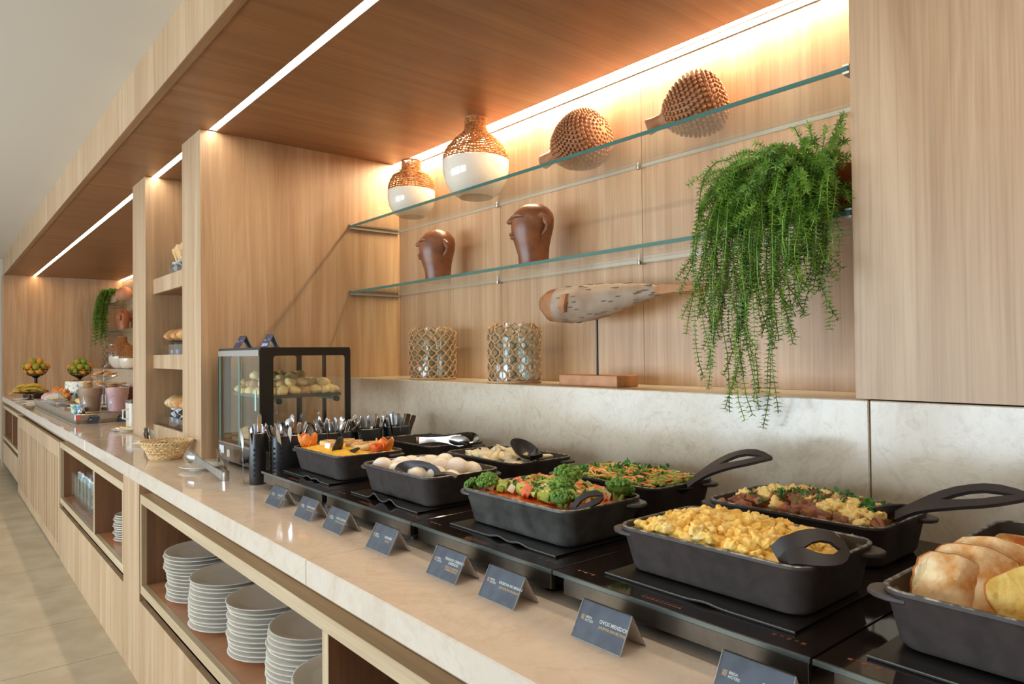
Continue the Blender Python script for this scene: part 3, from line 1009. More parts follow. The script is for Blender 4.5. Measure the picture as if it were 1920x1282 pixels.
se = lambda x, y: 0.060 + 0.034 * max(0, 1 - (x / 0.185) ** 4) * max(0, 1 - (y / 0.125) ** 4) * (1 - 0.25 * max(0, x / 0.17)) + 0.008 * nz(x, y, 26)
m = MB()
curds(m, 430, (0.152, 0.10), se, (0.0062, 0.0135), 21, lambda x, y: x < 0.145 and not (x > 0.10 and y < -0.05))
_n0 = 100
for j in range(71):
    for i in range(101):
        u, v = -1 + 2 * i / 100, -1 + 2 * j / 70
        x, y = u * 0.160 * (1 - 0.07 * v ** 6), v * 0.104 * (1 - 0.09 * u ** 6)
        m.v.append((x + 0.008, y + 0.004, max(0.046, (se(x, y) - 0.002) * (1 if x < 0.15 else 0.8)) + 0.003 * nz(x, y, 60) + 0.0018 * nz(x, y, 150, 2)))
_b = len(m.v) - 101 * 71
m.f += [(_b + j * 101 + i, _b + j * 101 + i + 1, _b + (j + 1) * 101 + i + 1, _b + (j + 1) * 101 + i) for j in range(70) for i in range(100)]
o = m.build('scrambled_egg', SCR, None, angle=80)
o.location = (PF[3][0] - 0.008, PF[3][1] - 0.004, ZF)
tag(o, 'heap of bright yellow scrambled egg curds in the large dish', 'scrambled eggs', None, 'stuff')
RIGHT, FWD = Vector((_r.x, _r.y, 0)).normalized(), Vector((_f.x, _f.y, 0)).normalized()
t = thing('serving_spoon', 'black spoon with an oval hole in its handle resting on the scrambled eggs', 'spoon', (2.437, 0.352, 1.062))
nrm = (-FWD * 0.72 + Vector((0, 0, 0.7)))
slotted(MB(), [RIGHT * a + Vector((0, 0, b)) - FWD * c for a, b, c in ((-0.008, -0.018, -0.02), (-0.002, -0.002, -0.006), (0.008, 0.002, 0), (0.022, 0.004, 0.002), (0.036, 0.005, 0.004), (0.048, 0.005, 0.005), (0.062, 0.004, 0.006), (0.074, 0.002, 0.006), (0.082, 0.0, 0.006), (0.088, -0.002, 0.006))],
        nrm, [0.022, 0.023, 0.025, 0.029, 0.031, 0.031, 0.029, 0.024, 0.017, 0.004], [0, 0, 0, 0.0004, 0.0085, 0.0115, 0.0105, 0.0008, 0, 0], 0.007).build('handle', BLACK_PLASTIC, t)

# --- bread dish (front) and baked slices (back)
TOAST = simple('toast', C(244, 218, 170), 0.6, 0, C(204, 140, 66), 21, 0.5, 0.003, detail=7, sss=0.08, var=0.05, stops=(0.4, 0.62), bs=110)
CRUST = simple('toast_crust', C(204, 132, 62), 0.55, 0, C(166, 88, 32), 40)


def slab_mesh(seed, w, h, th, bend):
    r_ = random.Random(seed)
    n = 40
    ol = []
    for k in range(n):
        a = 2 * PI * k / n
        q = 1 / max(abs(math.cos(a)) ** 4.5 + abs(math.sin(a)) ** 4.5, 0.2) ** (1 / 4.5)
        ol.append((w * q * math.cos(a) * (1 + r_.uniform(-0.025, 0.025)), h * q * math.sin(a) * (1 + r_.uniform(-0.025, 0.025))))
    m = MB()
    rings = []
    for r_s, z in ((0.3, -th * 0.6), (0.75, -th * 0.55), (0.95, -th * 0.42), (1.0, 0), (0.95, th * 0.45), (0.8, th * 0.6), (0.6, th * 0.5), (0.4, th * 0.62), (0.2, th * 0.55)):
        rings.append([(a * r_s, b * r_s, z + 1.7 * bend * abs(a * r_s / w) ** 1.25 * w + 0.55 * th * noise.noise(Vector((a * r_s * 32, b * r_s * 32, seed + z * 20)))) for a, b in ol])
    m.loft(rings[:3] + [])
    m.loft(rings[4:])
    m.crust = MB().loft(rings[2:5], False, False)
    return m


toasts = [(-0.112, -0.056, 0.096, 0.050, 0.046, 0.011, (1.1, 0.22, 0.35), -0.42), (-0.098, -0.026, 0.107, 0.054, 0.047, 0.010, (1.05, 0.12, 0.25), -0.3), (-0.088, 0.012, 0.114, 0.060, 0.047, 0.011, (0.95, 0.05, 0.2), -0.3),
          (-0.020, -0.052, 0.098, 0.050, 0.048, 0.012, (1.15, -0.5, 0.4), 0.0), (0.02, 0.02, 0.092, 0.055, 0.045, 0.012, (0.9, -0.3, 0.5), -0.15), (0.078, -0.045, 0.092, 0.052, 0.045, 0.014, (1.05, -0.5, 0.1), 0.0),
          (0.06, 0.045, 0.084, 0.05, 0.045, 0.012, (0.7, -0.2, 0.9), -0.1), (0.13, 0.0, 0.09, 0.058, 0.045, 0.013, (0.9, -0.4, 0.3), 0.0), (-0.045, 0.058, 0.088, 0.055, 0.038, 0.012, (0.8, 0.0, 0.1), -0.15)]
TL = ('folded flat bread leaning at the open corner of the bread dish', 'folded flat bread behind the foremost one in the bread dish', 'topmost pale flat bread in the bread dish', 'buttered yellow toast slice at the front rim of the bread dish',
      'pale toast edge in the middle of the bread dish', 'toast slice at the front of the bread dish, cut off by the frame', 'toast at the back of the bread dish by the baked slices', 'toast at the hidden end of the bread dish', 'flat bread lowest at the back of the bread dish')
BUTTER = simple('buttered_toast', C(236, 200, 110), 0.42, 0, C(216, 160, 60), 30, 0.6, 0.003, detail=6, sss=0.08, bs=130)
for i, (dx, dy, dz, w, h, th_, rot, bend) in enumerate(toasts):
    t = thing('toast', TL[i], 'bread', (PF[4][0] + dx, PF[4][1] + dy, ZF + dz - 0.012))
    t.rotation_euler = rot
    q_ = slab_mesh(31 + i, w, h, th_, bend)
    q_.build('crumb', BUTTER if i in (3, 5) else TOAST, t, angle=70)
    q_.crust.build('crust', CRUST, t, angle=70)
    n = 26
    if False: MB().tube([(w * 0.985 * math.copysign(abs(math.cos(a)) ** 0.66, math.cos(a)), h * 0.985 * math.copysign(abs(math.sin(a)) ** 0.66, math.sin(a)), bend * (math.cos(a) ** 2) ** 0.66 * w) for a in [2 * PI * k / n for k in range(n)]], th_ * 0.32, 6, True).build('crust', CRUST, t)
heap('bread_base', 'toast pieces buried at the bottom of the bread dish', 'bread', PF[4], ZF, lambda x, y, u, v: 0.05 + 0.006 * nz(x, y, 30), TOAST, 24, 16, 0.17, 0.105)
BAKED = simple('baked_slice', C(232, 168, 84), 0.45, 0, C(206, 104, 40), 34, 0.4, 0.003, detail=6, stops=(0.4, 0.56))
for i, (dx, dy, dz, rot, lb) in enumerate(((-0.105, -0.02, 0.068, (0.3, 0.1, 0.3), 'browned baked slice nearest the bare splashback'), (-0.04, 0.03, 0.072, (0.2, -0.2, 0.9), 'orange topped baked slice behind the toast'), (-0.075, -0.075, 0.062, (0.25, 0.1, 0.0), 'pale baked slice in front of the browned ones'), (0.04, -0.03, 0.07, (0.2, 0.1, 0.5), 'baked slice at the frame edge in the back dish'))):
    q_ = slab_mesh(51 + i, 0.055, 0.038, 0.016, -0.1)
    q_.add(q_.crust.v, q_.crust.f)
    o = q_.build('baked_slice', BAKED, None, angle=70)
    o.location, o.rotation_euler = (PB[4][0] + dx, PB[4][1] + dy, ZB + dz), rot
    tag(o, lb, 'baked slice', 'baked slices in the back dish')

# --- nearly empty dish with tongs
BITS = with_mat(cubes(9, 4, 0.35), simple('dark_bits', C(86, 48, 24), 0.4, 0, C(140, 84, 40), 60, var=0.4))
strew(BITS, 26, PB[0], ZB, lambda x, y: 0.012, 'fried_scrap', 'small dark fried scrap left in the nearly empty dish', 'food scrap', 'fried scraps in the nearly empty dish', (0.006, 0.013), (0.13, 0.08), 0.4, 41)


def tongs(name, label, M, length=0.24, open_=0.05, mat=STEEL):
    t = thing(name, label, 'tongs')
    t.matrix_world = M
    for s in (-1, 1):
        m = MB()
        pts, wid = [], []
        for k in range(12):
            u = k / 11
            pts.append(Vector((-length * u, s * (0.006 + open_ * u ** 0.9), 0.004 * math.sin(u * PI))))
            wid.append(0.0105 - 0.003 * math.sin(min(u / 0.7, 1) * PI) + 0.010 * max(0, (u - 0.62) / 0.38) * (1 - max(0, (u - 0.86) / 0.14) ** 2 * 0.75))
        slotted(m, pts, (0, s, 0.12), wid, [0] * 12, 0.0022).build('arm', mat, t)
        bowl_shell(MB(), 0.036, 0.018, 0.008, 0.0018, 18, Matrix.Translation((-length * 0.90, s * (0.006 + open_ * 0.9), 0.0)) @ Matrix.Rotation(-s * 0.2, 4, 'Z') @ Matrix.Rotation(s * 1.45, 4, 'X')).build('scoop', mat, t)
    n = 9
    slotted(MB(), [Vector((0.012 * math.cos(a), 0.0075 * math.sin(a), 0)) for a in [-PI / 2 + PI * k / (n - 1) for k in range(n)]], [Vector((math.cos(a), math.sin(a), 0)) for a in [-PI / 2 + PI * k / (n - 1) for k in range(n)]], [0.0105] * n, [0] * n, 0.0022).build('spring', mat, t)
    return t


tongs('steel_tongs', 'steel tongs lying in the nearly empty dish', Matrix.Translation((0.845, 0.690, ZB + 0.101)) @ Matrix.Rotation(math.radians(217), 4, 'Z') @ Matrix.Rotation(0.04, 4, 'Y') @ Matrix.Scale(1.15, 4), 0.16, 0.04)

# --- yam
YAM = simple('yam', C(248, 238, 208), 0.5, 0, C(230, 210, 166), 30, 0.25, 0.002, sss=0.2, var=0.04, detail=6)
ym = []
for k in range(6):
    r_ = random.Random(60 + k)
    m = MB().blob((0, 0, 0), (1.25, 0.85, 0.75), 0.0, 1, k, 2)
    bm = bmesh.new()
    pts = [(r_.uniform(-1.3, 1.3), r_.uniform(-0.95, 0.95), r_.uniform(-0.7, 0.7)) for _ in range(12)]
    for p in pts:
        bm.verts.new(p)
    bmesh.ops.convex_hull(bm, input=bm.verts)
    bm.normal_update()
    es = [e for e in bm.edges]
    bmesh.ops.bevel(bm, geom=es, offset=0.10, segments=2, affect='EDGES')
    me = bpy.data.meshes.new('yam_chunk')
    bm.to_mesh(me)
    bm.free()
    me.shade_smooth()
    me.materials.append(YAM)
    ym.append(me)
strew(ym, 34, PB[1], ZB, lambda x, y: 0.068 + 0.016 * math.exp(-((x + 0.02) ** 2 + y * y) / 0.006), 'yam_chunk', 'white boiled yam chunk in the dish by the splashback', 'yam', 'boiled yam chunks', (0.024, 0.034), (0.142, 0.082), 0.5, 61, None, 0.0)
t = thing('serving_spoon', 'black ladle with a yam chunk in it lying on the yam', 'spoon', (PB[1][0] + 0.105, PB[1][1] - 0.02, ZB + 0.092), 0.35)
bowl_shell(MB(), 0.052, 0.040, 0.03, 0.003, 22, Matrix.Translation((0.005, 0, 0.022)) @ Matrix.Rotation(0.5, 4, 'Y') @ Matrix.Rotation(0.25, 4, 'X')).build('bowl', BLACK_PLASTIC, t)
slotted(MB(), curve3((0.03, 0.0, -0.004), (0.06, -0.03, -0.002), (0.075, -0.06, 0.03), 9), (0.3, -0.6, 0.8), [0.012, 0.013, 0.015, 0.018, 0.020, 0.021, 0.019, 0.013, 0.004], [0] * 9).build('handle', BLACK_PLASTIC, t)

# --- bean and carrot salad
sal = lambda x, y: 0.073 + 0.016 * max(0, 1 - (x / 0.18) ** 2) * max(0, 1 - (y / 0.115) ** 2)
heap('vegetable_layer', 'layer of mixed vegetables under the bean and carrot pieces', 'salad', PB[2], ZB, lambda x, y, u, v: sal(x, y) - 0.004, simple('salad_base', C(160, 140, 50), 0.4, 0, C(96, 112, 34), 70, 0.6, 0.004), 40, 28)
BEANM = simple('bean_green', C(172, 176, 72), 0.35, 0, C(126, 148, 52), 40, var=0.25)
beans = []
for k in range(5):
    L, b_ = (1.6, 2.2, 1.2, 2.6, 1.9)[k], (0.3, -0.4, 0.1, 0.5, -0.2)[k]
    beans.append(MB().tube([(-L, b_, 0), (-L * 0.5, b_ * 0.2, 0), (L * 0.5, b_ * 0.2, 0), (L, b_, 0)], [0.72, 0.8, 0.8, 0.7], 8).mesh('bean'))
strew(with_mat(beans, BEANM), 170, PB[2], ZB, sal, 'green_bean', 'cut green bean piece in the bean and carrot salad', 'bean', 'green bean pieces in the salad', (0.0066, 0.0088), (0.165, 0.102), 0.35, 71)
SHRED = simple('carrot_shred', C(248, 158, 84), 0.4, 0, C(252, 186, 118), 50, var=0.08)
shr = []
for k in range(5):
    r_ = random.Random(80 + k)
    a = r_.uniform(-0.5, 0.5)
    shr.append(MB().tube([(-2.2, a, 0.1), (-0.8, -a * 0.3, 0.3), (0.8, -a * 0.2, 0.3), (2.2, a, -0.1)], [0.17, 0.26, 0.26, 0.15], 5).mesh('shred'))
strew(with_mat(shr, SHRED), 120, PB[2], ZB, lambda x, y: sal(x, y) + 0.007, 'carrot_shred', 'orange carrot shred strewn on the bean salad', 'carrot', 'carrot shreds on the salad', (0.0065, 0.010), (0.15, 0.10), 0.35, 72, lambda x, y, r_: math.sin(x * 50 + 2) * math.cos(y * 60) > -0.35, 0.0)
CORN = with_mat([MB().blob((0, 0, 0), (1, 0.85, 0.7), 0.1, 2, 1, 2).mesh('corn')], simple('corn_yellow', C(242, 190, 62), 0.3, var=0.06))
strew(CORN, 50, PB[2], ZB, lambda x, y: sal(x, y) + 0.002, 'corn_kernel', 'yellow corn kernel in the bean and carrot salad', 'corn', 'corn kernels in the salad', (0.0045, 0.006), (0.16, 0.10), 0.5, 73)
strew(PARS, 26, PB[2], ZB, lambda x, y: sal(x, y) + 0.004, 'parsley', 'dark green leaf in the bean and carrot salad', 'parsley', 'green leaves in the salad', (0.9, 1.5), (0.15, 0.10), 0.5, 74, None, 0.0)
t = thing('serving_spoon', 'black slotted spoon whose handle rises from the bean salad towards the splashback', 'spoon', (0, 0, 0))
slotted(MB(), curve3((1.935, 0.785, 1.035), (2.035, 0.81, 1.103), (2.142, 0.82, 1.122), 11), (0.0, -0.62, 0.78), HW, HH, 0.008).build('handle', BLACK_PLASTIC, t)
bowl_shell(MB(), 0.045, 0.034, 0.015, 0.003, 18, Matrix.Translation((1.905, 0.78, 1.026)) @ Matrix.Rotation(-0.2, 4, 'Y')).build('bowl', BLACK_PLASTIC, t)

# --- bacon and eggs
bac = lambda x, y: 0.064 + 0.026 * max(0, 1 - (x / 0.18) ** 2) * max(0, 1 - (y / 0.12) ** 2)
heap('bacon_layer', 'brown layer of bacon and egg under the cubes', 'bacon', PB[3], ZB, lambda x, y, u, v: bac(x, y) - 0.006, simple('bacon_base', C(120, 66, 34), 0.4, 0, C(226, 176, 90), 24, 0.6, 0.004), 36, 24)
BACON = with_mat(cubes(19, 6, 0.3), simple('bacon_cube', C(124, 72, 44), 0.34, 0, C(166, 108, 76), 60, 0.2, 0.001, var=0.45, detail=5))
bmask = lambda x, y, r_: math.sin(x * 34 + 1.2) + math.cos(y * 40 - x * 22) > -0.55
strew(BACON, 230, PB[3], ZB, bac, 'bacon_cube', 'browned bacon cube in the bacon and egg dish', 'bacon', 'bacon cubes in the bacon dish', (0.0062, 0.0105), (0.16, 0.10), 0.7, 91, bmask)
egc = []
for k in range(4):
    m = MB()
    curds(m, 5, (0.9, 0.7), lambda x, y: 0.2, (0.5, 0.9), 100 + k)
    egc.append(m.mesh('egg_curd', True, angle=80))
EGGC = simple('pale_curd', C(250, 214, 126), 0.42, 0, C(250, 226, 166), 40, 0.4, 0.002, sss=0.15, var=0.05, stops=(0.4, 0.5))
strew(with_mat(egc, EGGC), 64, PB[3], ZB, lambda x, y: bac(x, y) + 0.006, 'egg_curd', 'pale yellow scrambled egg curd among the bacon cubes', 'scrambled egg', 'egg curds among the bacon', (0.011, 0.016), (0.155, 0.10), 0.5, 92, lambda x, y, r_: not bmask(x, y, r_) or r_.random() < 0.1, 0.0)
strew(PARS, 36, PB[3], ZB, lambda x, y: bac(x, y) + 0.010, 'parsley', 'bright green parsley leaf on the bacon cubes', 'parsley', 'parsley leaves on the bacon', (0.8, 1.4), (0.14, 0.09), 0.5, 93, None, 0.0)
t = thing('serving_spoon', 'black slotted spoon whose handle sticks out over the bacon dish rim', 'spoon', (0, 0, 0))
slotted(MB(), curve3((2.43, 0.765, 1.048), (2.535, 0.75, 1.101), (2.652, 0.75, 1.120), 11), (0.0, -0.62, 0.78), HW, HH, 0.008).build('handle', BLACK_PLASTIC, t)
bowl_shell(MB(), 0.05, 0.036, 0.02, 0.003, 18, Matrix.Translation((2.39, 0.80, 1.05)) @ Matrix.Rotation(-0.35, 4, 'Y') @ Matrix.Rotation(-0.3, 4, 'X')).build('bowl', BLACK_PLASTIC, t)

# ================================================================ SMALL THINGS ON THE WORKTOP
ORD = ['topmost', 'second', 'third', 'fourth', 'fifth', 'sixth', 'seventh', 'eighth', 'ninth', 'tenth', 'eleventh', 'twelfth', 'thirteenth', 'fourteenth', 'fifteenth', 'sixteenth']
NAVY = simple('navy_card', C(34, 39, 72), 0.3, 0, C(60, 72, 98), 34, detail=3)
CARD_W = simple('card_white', C(206, 200, 198), 0.6)
PRINT_W = simple('print_white', C(206, 206, 206), 0.5)
PRINT_G = simple('print_gold', C(190, 150, 92), 0.5)
CLIP = simple('clip_black', C(24, 22, 22), 0.3)


def text(body, size, mat, parent, M, align='LEFT', bold=0.0, name='lettering'):
    cu = bpy.data.curves.new('t', 'FONT')
    cu.body, cu.size, cu.align_x, cu.align_y = body, size, align, 'CENTER'
    cu.extrude = 0.00012
    cu.offset = bold
    cu.resolution_u = 2
    cu.space_line = 0.95
    ob = bpy.data.objects.new('t', cu)
    me = bpy.data.meshes.new_from_object(ob)
    bpy.data.objects.remove(ob)
    bpy.data.curves.remove(cu)
    me.materials.clear()
    me.transform(M)
    return link(name, me, mat, parent)


def tent_card(x, y, z, label, title, sub, rz=0.0, w=0.105, d=0.030, h=0.054, mat=NAVY, cover=True, tsize=0.0088, group='dish name cards', sticker=False):
    t = thing('name_card', label, 'card', (x, y, z), rz, group)
    L = math.hypot(d, h)
    F = Matrix(((1, 0, 0, 0), (0, d / L, -h / L, -d), (0, h / L, d / L, 0), (0, 0, 0, 1)))
    Bk = Matrix.Rotation(PI, 4, 'Z') @ F
    hw = w / 2
    MB().box(-hw, hw, 0.0005, L, 0, 0.0008).xf(F).build('front_panel', mat, t, smooth=False)
    MB().box(-hw, hw, 0.0005, L, 0, 0.0008).xf(Bk).build('back_panel', mat, t, smooth=False)
    MB().box(-hw, hw, 0.002, L - 0.0012, -0.0008, -0.0002).xf(F).build('inner_sheet', CARD_W, t, smooth=False)
    MB().box(-hw, hw, 0.002, L - 0.0012, -0.0008, -0.0002).xf(Bk).build('inner_sheet', CARD_W, t, smooth=False)
    MB().box(-hw, hw, -0.0015, 0.0015, h - 0.0002, h + 0.0016).build('fold', CLIP, t, smooth=False)
    if cover:
        MB().box(-hw - 0.001, hw + 0.001, 0, L, 0.0022, 0.0029).xf(F).build('acrylic_cover', GLASS, t, smooth=False)
        e = MB().box(-hw - 0.001, hw + 0.001, -0.0005, 0.0006, 0.0008, 0.0030)
        e.box(hw + 0.0004, hw + 0.0012, 0, L, 0.0008, 0.0030).box(-hw - 0.0012, -hw - 0.0004, 0, L, 0.0008, 0.0030)
        e.xf(F).build('acrylic_glint', simple('acrylic_glint', C(168, 172, 174), 0.25), t, smooth=False)  # highlights of the clear edges painted as pale opaque strips
    T = lambda a, b: F @ Matrix.Translation((a, b, 0.0011))
    k = w / 0.105
    lg = MB()
    for q in range(4):
        lg.poly([(-0.0035, -0.0035 + q * 0.0020), (-0.001, -0.0025 + q * 0.0020), (0.001, -0.0035 + q * 0.0020), (0.0035, -0.0025 + q * 0.0020), (0.0035, -0.0013 + q * 0.0020), (0.001, -0.0023 + q * 0.0020), (-0.001, -0.0013 + q * 0.0020), (-0.0035, -0.0023 + q * 0.0020)], -0.0001, 0.00015)
    lg.xf(T(-0.043 * k, L * 0.56) @ Matrix.Scale(k, 4)).build('logo', PRINT_G, t, smooth=False)
    text('BRISA\nHOTEIS', 0.0054 * k, PRINT_W, t, T(-0.037 * k, L * 0.56), 'LEFT', 0.0001)
    n = title.count('\n')
    text(title, tsize * k, PRINT_W, t, T(0.023 * k, L * (0.60 + 0.03 * n)), 'CENTER', 0.0002)
    if sub:
        text(sub, 0.0056 * k, PRINT_G, t, T(0.023 * k, L * (0.60 + 0.03 * n) - (0.0085 + 0.0042 * n + 0.002 * sub.count('\n')) * k), 'CENTER', 0.00015)
    if sticker:
        MB().box(-hw + 0.004, hw - 0.01, 0.004, 0.018, 0.0009, 0.0013).xf(F).build('blue_sticker', simple('sticker_blue', C(70, 110, 200), 0.4, 0, C(190, 205, 235), 120), t, smooth=False)
    return t


CARDS = [(0.832, 'CUSCUZ', '(CUSCÚS)', 'dark name card in front of the couscous, first from the cutlery', 0.0088),
         (1.062, 'BANANA FRITA', '(PLÁTANO FRITO)', 'dark name card second from the cutlery, reading BANANA FRITA', 0.0074),
         (1.253, 'OVOS COZIDOS', '(HUEVOS COCIDOS)', 'dark name card in front of the boiled eggs, third from the cutlery', 0.0074),
         (1.502, 'INHAME', '(ÑAME)', 'dark name card with the short word INHAME, beside the worktop joint', 0.0088),
         (1.772, 'FRANGO CREMOSO\nDESFIADO', '(POLLO CREMOSO\nDESMENUZADO)', 'dark name card with two title lines, FRANGO CREMOSO DESFIADO', 0.0074),
         (1.957, 'SALSICHA NO MOLHO', '(SALCHICHA EN SALSA)', 'dark name card reading SALSICHA NO MOLHO before the tomato dish', 0.0066),
         (2.213, 'OVOS MEXIDOS', '(HUEVOS REVUELTOS)', 'dark name card reading OVOS MEXIDOS before the scrambled eggs', 0.0082),
         (2.482, 'OVOS', '', 'dark name card nearest the camera, cut by the frame edge', 0.0088)]
for x, a, b, lb, ts in CARDS:
    tent_card(x, 0.187, 0.90, lb, a, b, tsize=ts)
tent_card(-0.145, 0.40, 1.4035, 'dark folded card on the pastry warmer, nearer the pillar', 'PAO', '', 0.0, 0.088, 0.030, 0.052, cover=False, group='cards on the pastry warmer')
tent_card(0.150, 0.41, 1.4035, 'dark folded card with a blue sticker on the pastry warmer', 'PAO', '', 0.0, 0.075, 0.026, 0.052, cover=False, group='cards on the pastry warmer', sticker=True)

# --- pastry warmer
WX, WY, WZ = -0.27, 0.33, 0.90
W_, D_, H_ = 0.52, 0.39, 0.50
t = thing('pastry_warmer', 'black framed glass pastry warmer with steel base beside the pillar', 'food warmer', (WX, WY, WZ))
FRAME = simple('warmer_frame', C(30, 27, 26), 0.3)
MB().box(0, W_, 0.002, D_, 0.012, 0.085).build('base', STEEL_BRUSH, t, smooth=False, bevel=0.002)
for fx in (0.03, W_ - 0.03):
    for fy in (0.04, D_ - 0.04):
        MB().lathe([(0.014, 0), (0.014, 0.012)], 12, (fx, fy, 0)).build('foot', FRAME, t)
for nm, x0, x1 in (('side_frame', W_ - 0.006, W_), ('side_frame', 0.0, 0.006)):
    m = MB()
    o_ = rrect(D_ / 2, 0.295, D_ / 2, 0.205, 0.012, 0, 4)
    i_ = rrect(D_ / 2 + 0.015, 0.29, D_ / 2 - 0.040, 0.178, 0.012, 0, 4)
    n = len(o_)
    vs = [(x, p[0], p[1]) for x in (x0, x1) for p in o_] + [(x, p[0], p[1]) for x in (x0, x1) for p in i_]
    fs = []
    for k in range(n):
        q = (k + 1) % n
        fs += [(k, q, n + q, n + k), (2 * n + k, 3 * n + k, 3 * n + q, 2 * n + q), (n + k, n + q, 3 * n + q, 3 * n + k), (k, 2 * n + k, 2 * n + q, q)]
    m.add(vs, fs).build(nm, FRAME, t, smooth=False)
    MB().box(x0 + 0.002, x1 - 0.002, 0.03, D_ - 0.01, 0.09, 0.49).build('side_glass', GLASS, t, smooth=False)
MB().box(0.0062, W_ - 0.0062, 0.004, D_, 0.488, 0.502).build('top_panel', FRAME, t, smooth=False)
MB().box(0.008, W_ - 0.008, -0.002, 0.01, 0.468, 0.492).build('front_rail', ALU, t, smooth=False)
MB().box(0.008, W_ - 0.008, 0.0, 0.016, 0.086, 0.092).build('front_rail', ALU, t, smooth=False)
MB().box(0.0062, 0.02, 0.0, 0.012, 0.092, 0.468).build('front_post', FRAME, t, smooth=False)
for x0, x1, y in ((0.022, 0.285, 0.0), (0.245, W_ - 0.008, 0.008)):
    d_ = MB().box(x0, x1, y, y + 0.004, 0.092, 0.468).build('sliding_door', GLASS, t, smooth=False)
    MB().box(x0, x0 + 0.003, y - 0.0004, y + 0.0044, 0.092, 0.468).box(x1 - 0.003, x1, y - 0.0004, y + 0.0044, 0.092, 0.468).build('glass_edge', simple('door_edge', C(150, 196, 184), 0.15), d_, smooth=False)
MB().box(W_ - 0.045, W_ - 0.03, -0.004, -0.0006, 0.25, 0.33).build('door_handle', simple('handle_acrylic', C(170, 214, 204), 0.1), t, smooth=False)
MB().box(0.262, 0.279, D_ - 0.012, D_, 0.09, 0.488).build('rear_post', FRAME, t, smooth=False)
MB().lathe([(0.020, 0), (0.020, 0.004)], 20).xf(Matrix.Translation((0.405, 0.0015, 0.048)) @ Matrix.Rotation(PI / 2, 4, 'X')).build('dial', BLACK_PLASTIC, t)
dt = MB()
for k in range(9):
    a = -2.2 + 4.4 * k / 8
    dt.box(-0.001, 0.001, 0.014, 0.018, 0.0041, 0.0044)
    dt.v[-8:] = [tuple(Matrix.Rotation(a, 4, 'Z') @ Vector(v)) for v in dt.v[-8:]]
dt.xf(Matrix.Translation((0.405, 0.0015, 0.048)) @ Matrix.Rotation(PI / 2, 4, 'X')).build('dial_marks', PRINT_W, t, smooth=False)
MB().lathe([(0.013, 0.004), (0.013, 0.018), (0.012, 0.022), (0.016, 0.024), (0.015, 0.036), (0.0125, 0.038)], 20).xf(Matrix.Translation((0.405, 0.0015, 0.048)) @ Matrix.Rotation(PI / 2, 4, 'X')).build('knob', BLACK_PLASTIC, t)
MB().box(0.012, 0.075, 0.0008, 0.0018, 0.040, 0.074).build('sticker', PRINT_W, t, smooth=False)
MB().box(0.115, 0.155, 0.0008, 0.0018, 0.030, 0.062).build('sticker', simple('sticker_old', C(206, 190, 164), 0.6), t, smooth=False)
TRAY = simple('tray_metal', C(150, 140, 124), 0.35, 0.8)


def tray(x0, x1, y0, y1, z, parent):
    m = MB().box(x0, x1, y0, y1, z, z + 0.002)
    m.poly([(x0, z), (x0 - 0.004, z + 0.014), (x0 - 0.001, z + 0.014), (x0 + 0.002, z)], y0, y1, 'y')
    m.poly([(x1, z), (x1 + 0.004, z + 0.014), (x1 + 0.001, z + 0.014), (x1 - 0.002, z)], y0, y1, 'y')
    m.box(x0, x1, y0 - 0.002, y0, z, z + 0.014).box(x0, x1, y1, y1 + 0.002, z, z + 0.014)
    return m.build('tray', TRAY, parent, smooth=False)


tray(0.05, 0.485, 0.045, 0.36, 0.295, t)
tray(0.05, 0.485, 0.045, 0.36, 0.094, t)
for ry in (0.085, 0.335):
    MB().tube([(0.02, ry, 0.286), (0.49, ry, 0.286)], 0.006, 8).build('tray_rod', GLASS_EDGE, t)
    MB().lathe([(0.012, 0), (0.012, 0.018)], 14).xf(Matrix.Translation((0.487, ry, 0.284)) @ Matrix.Rotation(PI / 2, 4, 'Y')).build('rod_cap', FRAME, t)
ROLL = simple('cheese_roll', C(252, 224, 160), 0.5, 0, C(238, 192, 112), 22, 0.15, 0.002, detail=3, sss=0.1, var=0.06, stops=(0.28, 0.5))
ROLL_B = simple('cheese_roll_brown', C(226, 188, 116), 0.5, 0, C(150, 84, 40), 26, sss=0.1, stops=(0.36, 0.6))
rolls = [MB().blob((0, 0, 0), (1.1, 1, 0.85), 0.22, 1.1, k, 3).mesh('roll', angle=180) for k in range(4)]
RA, RB = with_mat(rolls, ROLL), with_mat(rolls, ROLL_B)
r_ = random.Random(5)
spots = [(0.075 + 0.047 * i + r_.uniform(-0.010, 0.010), 0.07 + 0.046 * j + r_.uniform(-0.010, 0.010), 0.315 + r_.uniform(-0.004, 0.008)) for i in range(9) for j in range(7)]
spots += [(0.10 + 0.047 * i + r_.uniform(-0.014, 0.014), 0.09 + 0.048 * j + r_.uniform(-0.014, 0.014), 0.347 + r_.uniform(-0.008, 0.010)) for i in range(7) for j in range(6) if r_.random() < 0.8]
spots += [(0.12 + 0.05 * i + r_.uniform(-0.014, 0.014), 0.13 + 0.05 * j + r_.uniform(-0.014, 0.014), 0.377 + r_.uniform(-0.008, 0.006)) for i in range(4) for j in range(4) if r_.random() < 0.7]
for i, (x, y, z) in enumerate(spots):
    b_ = r_.random() < 0.14
    o = link('cheese_roll', (RB if b_ else RA)[r_.randrange(4)], None)
    o.location, o.rotation_euler = (WX + x, WY + y, WZ + z), (r_.uniform(-0.4, 0.4), r_.uniform(-0.4, 0.4), r_.uniform(0, 6))
    k_ = r_.uniform(0.021, 0.026)
    o.scale = (k_, k_ * r_.uniform(0.9, 1.15), k_ * r_.uniform(0.95, 1.2))
    tag(o, 'small round cheese roll with a browned patch on the warmer tray' if b_ else 'small round pale yellow cheese roll on the warmer tray', 'bread roll', 'cheese rolls in the pastry warmer')
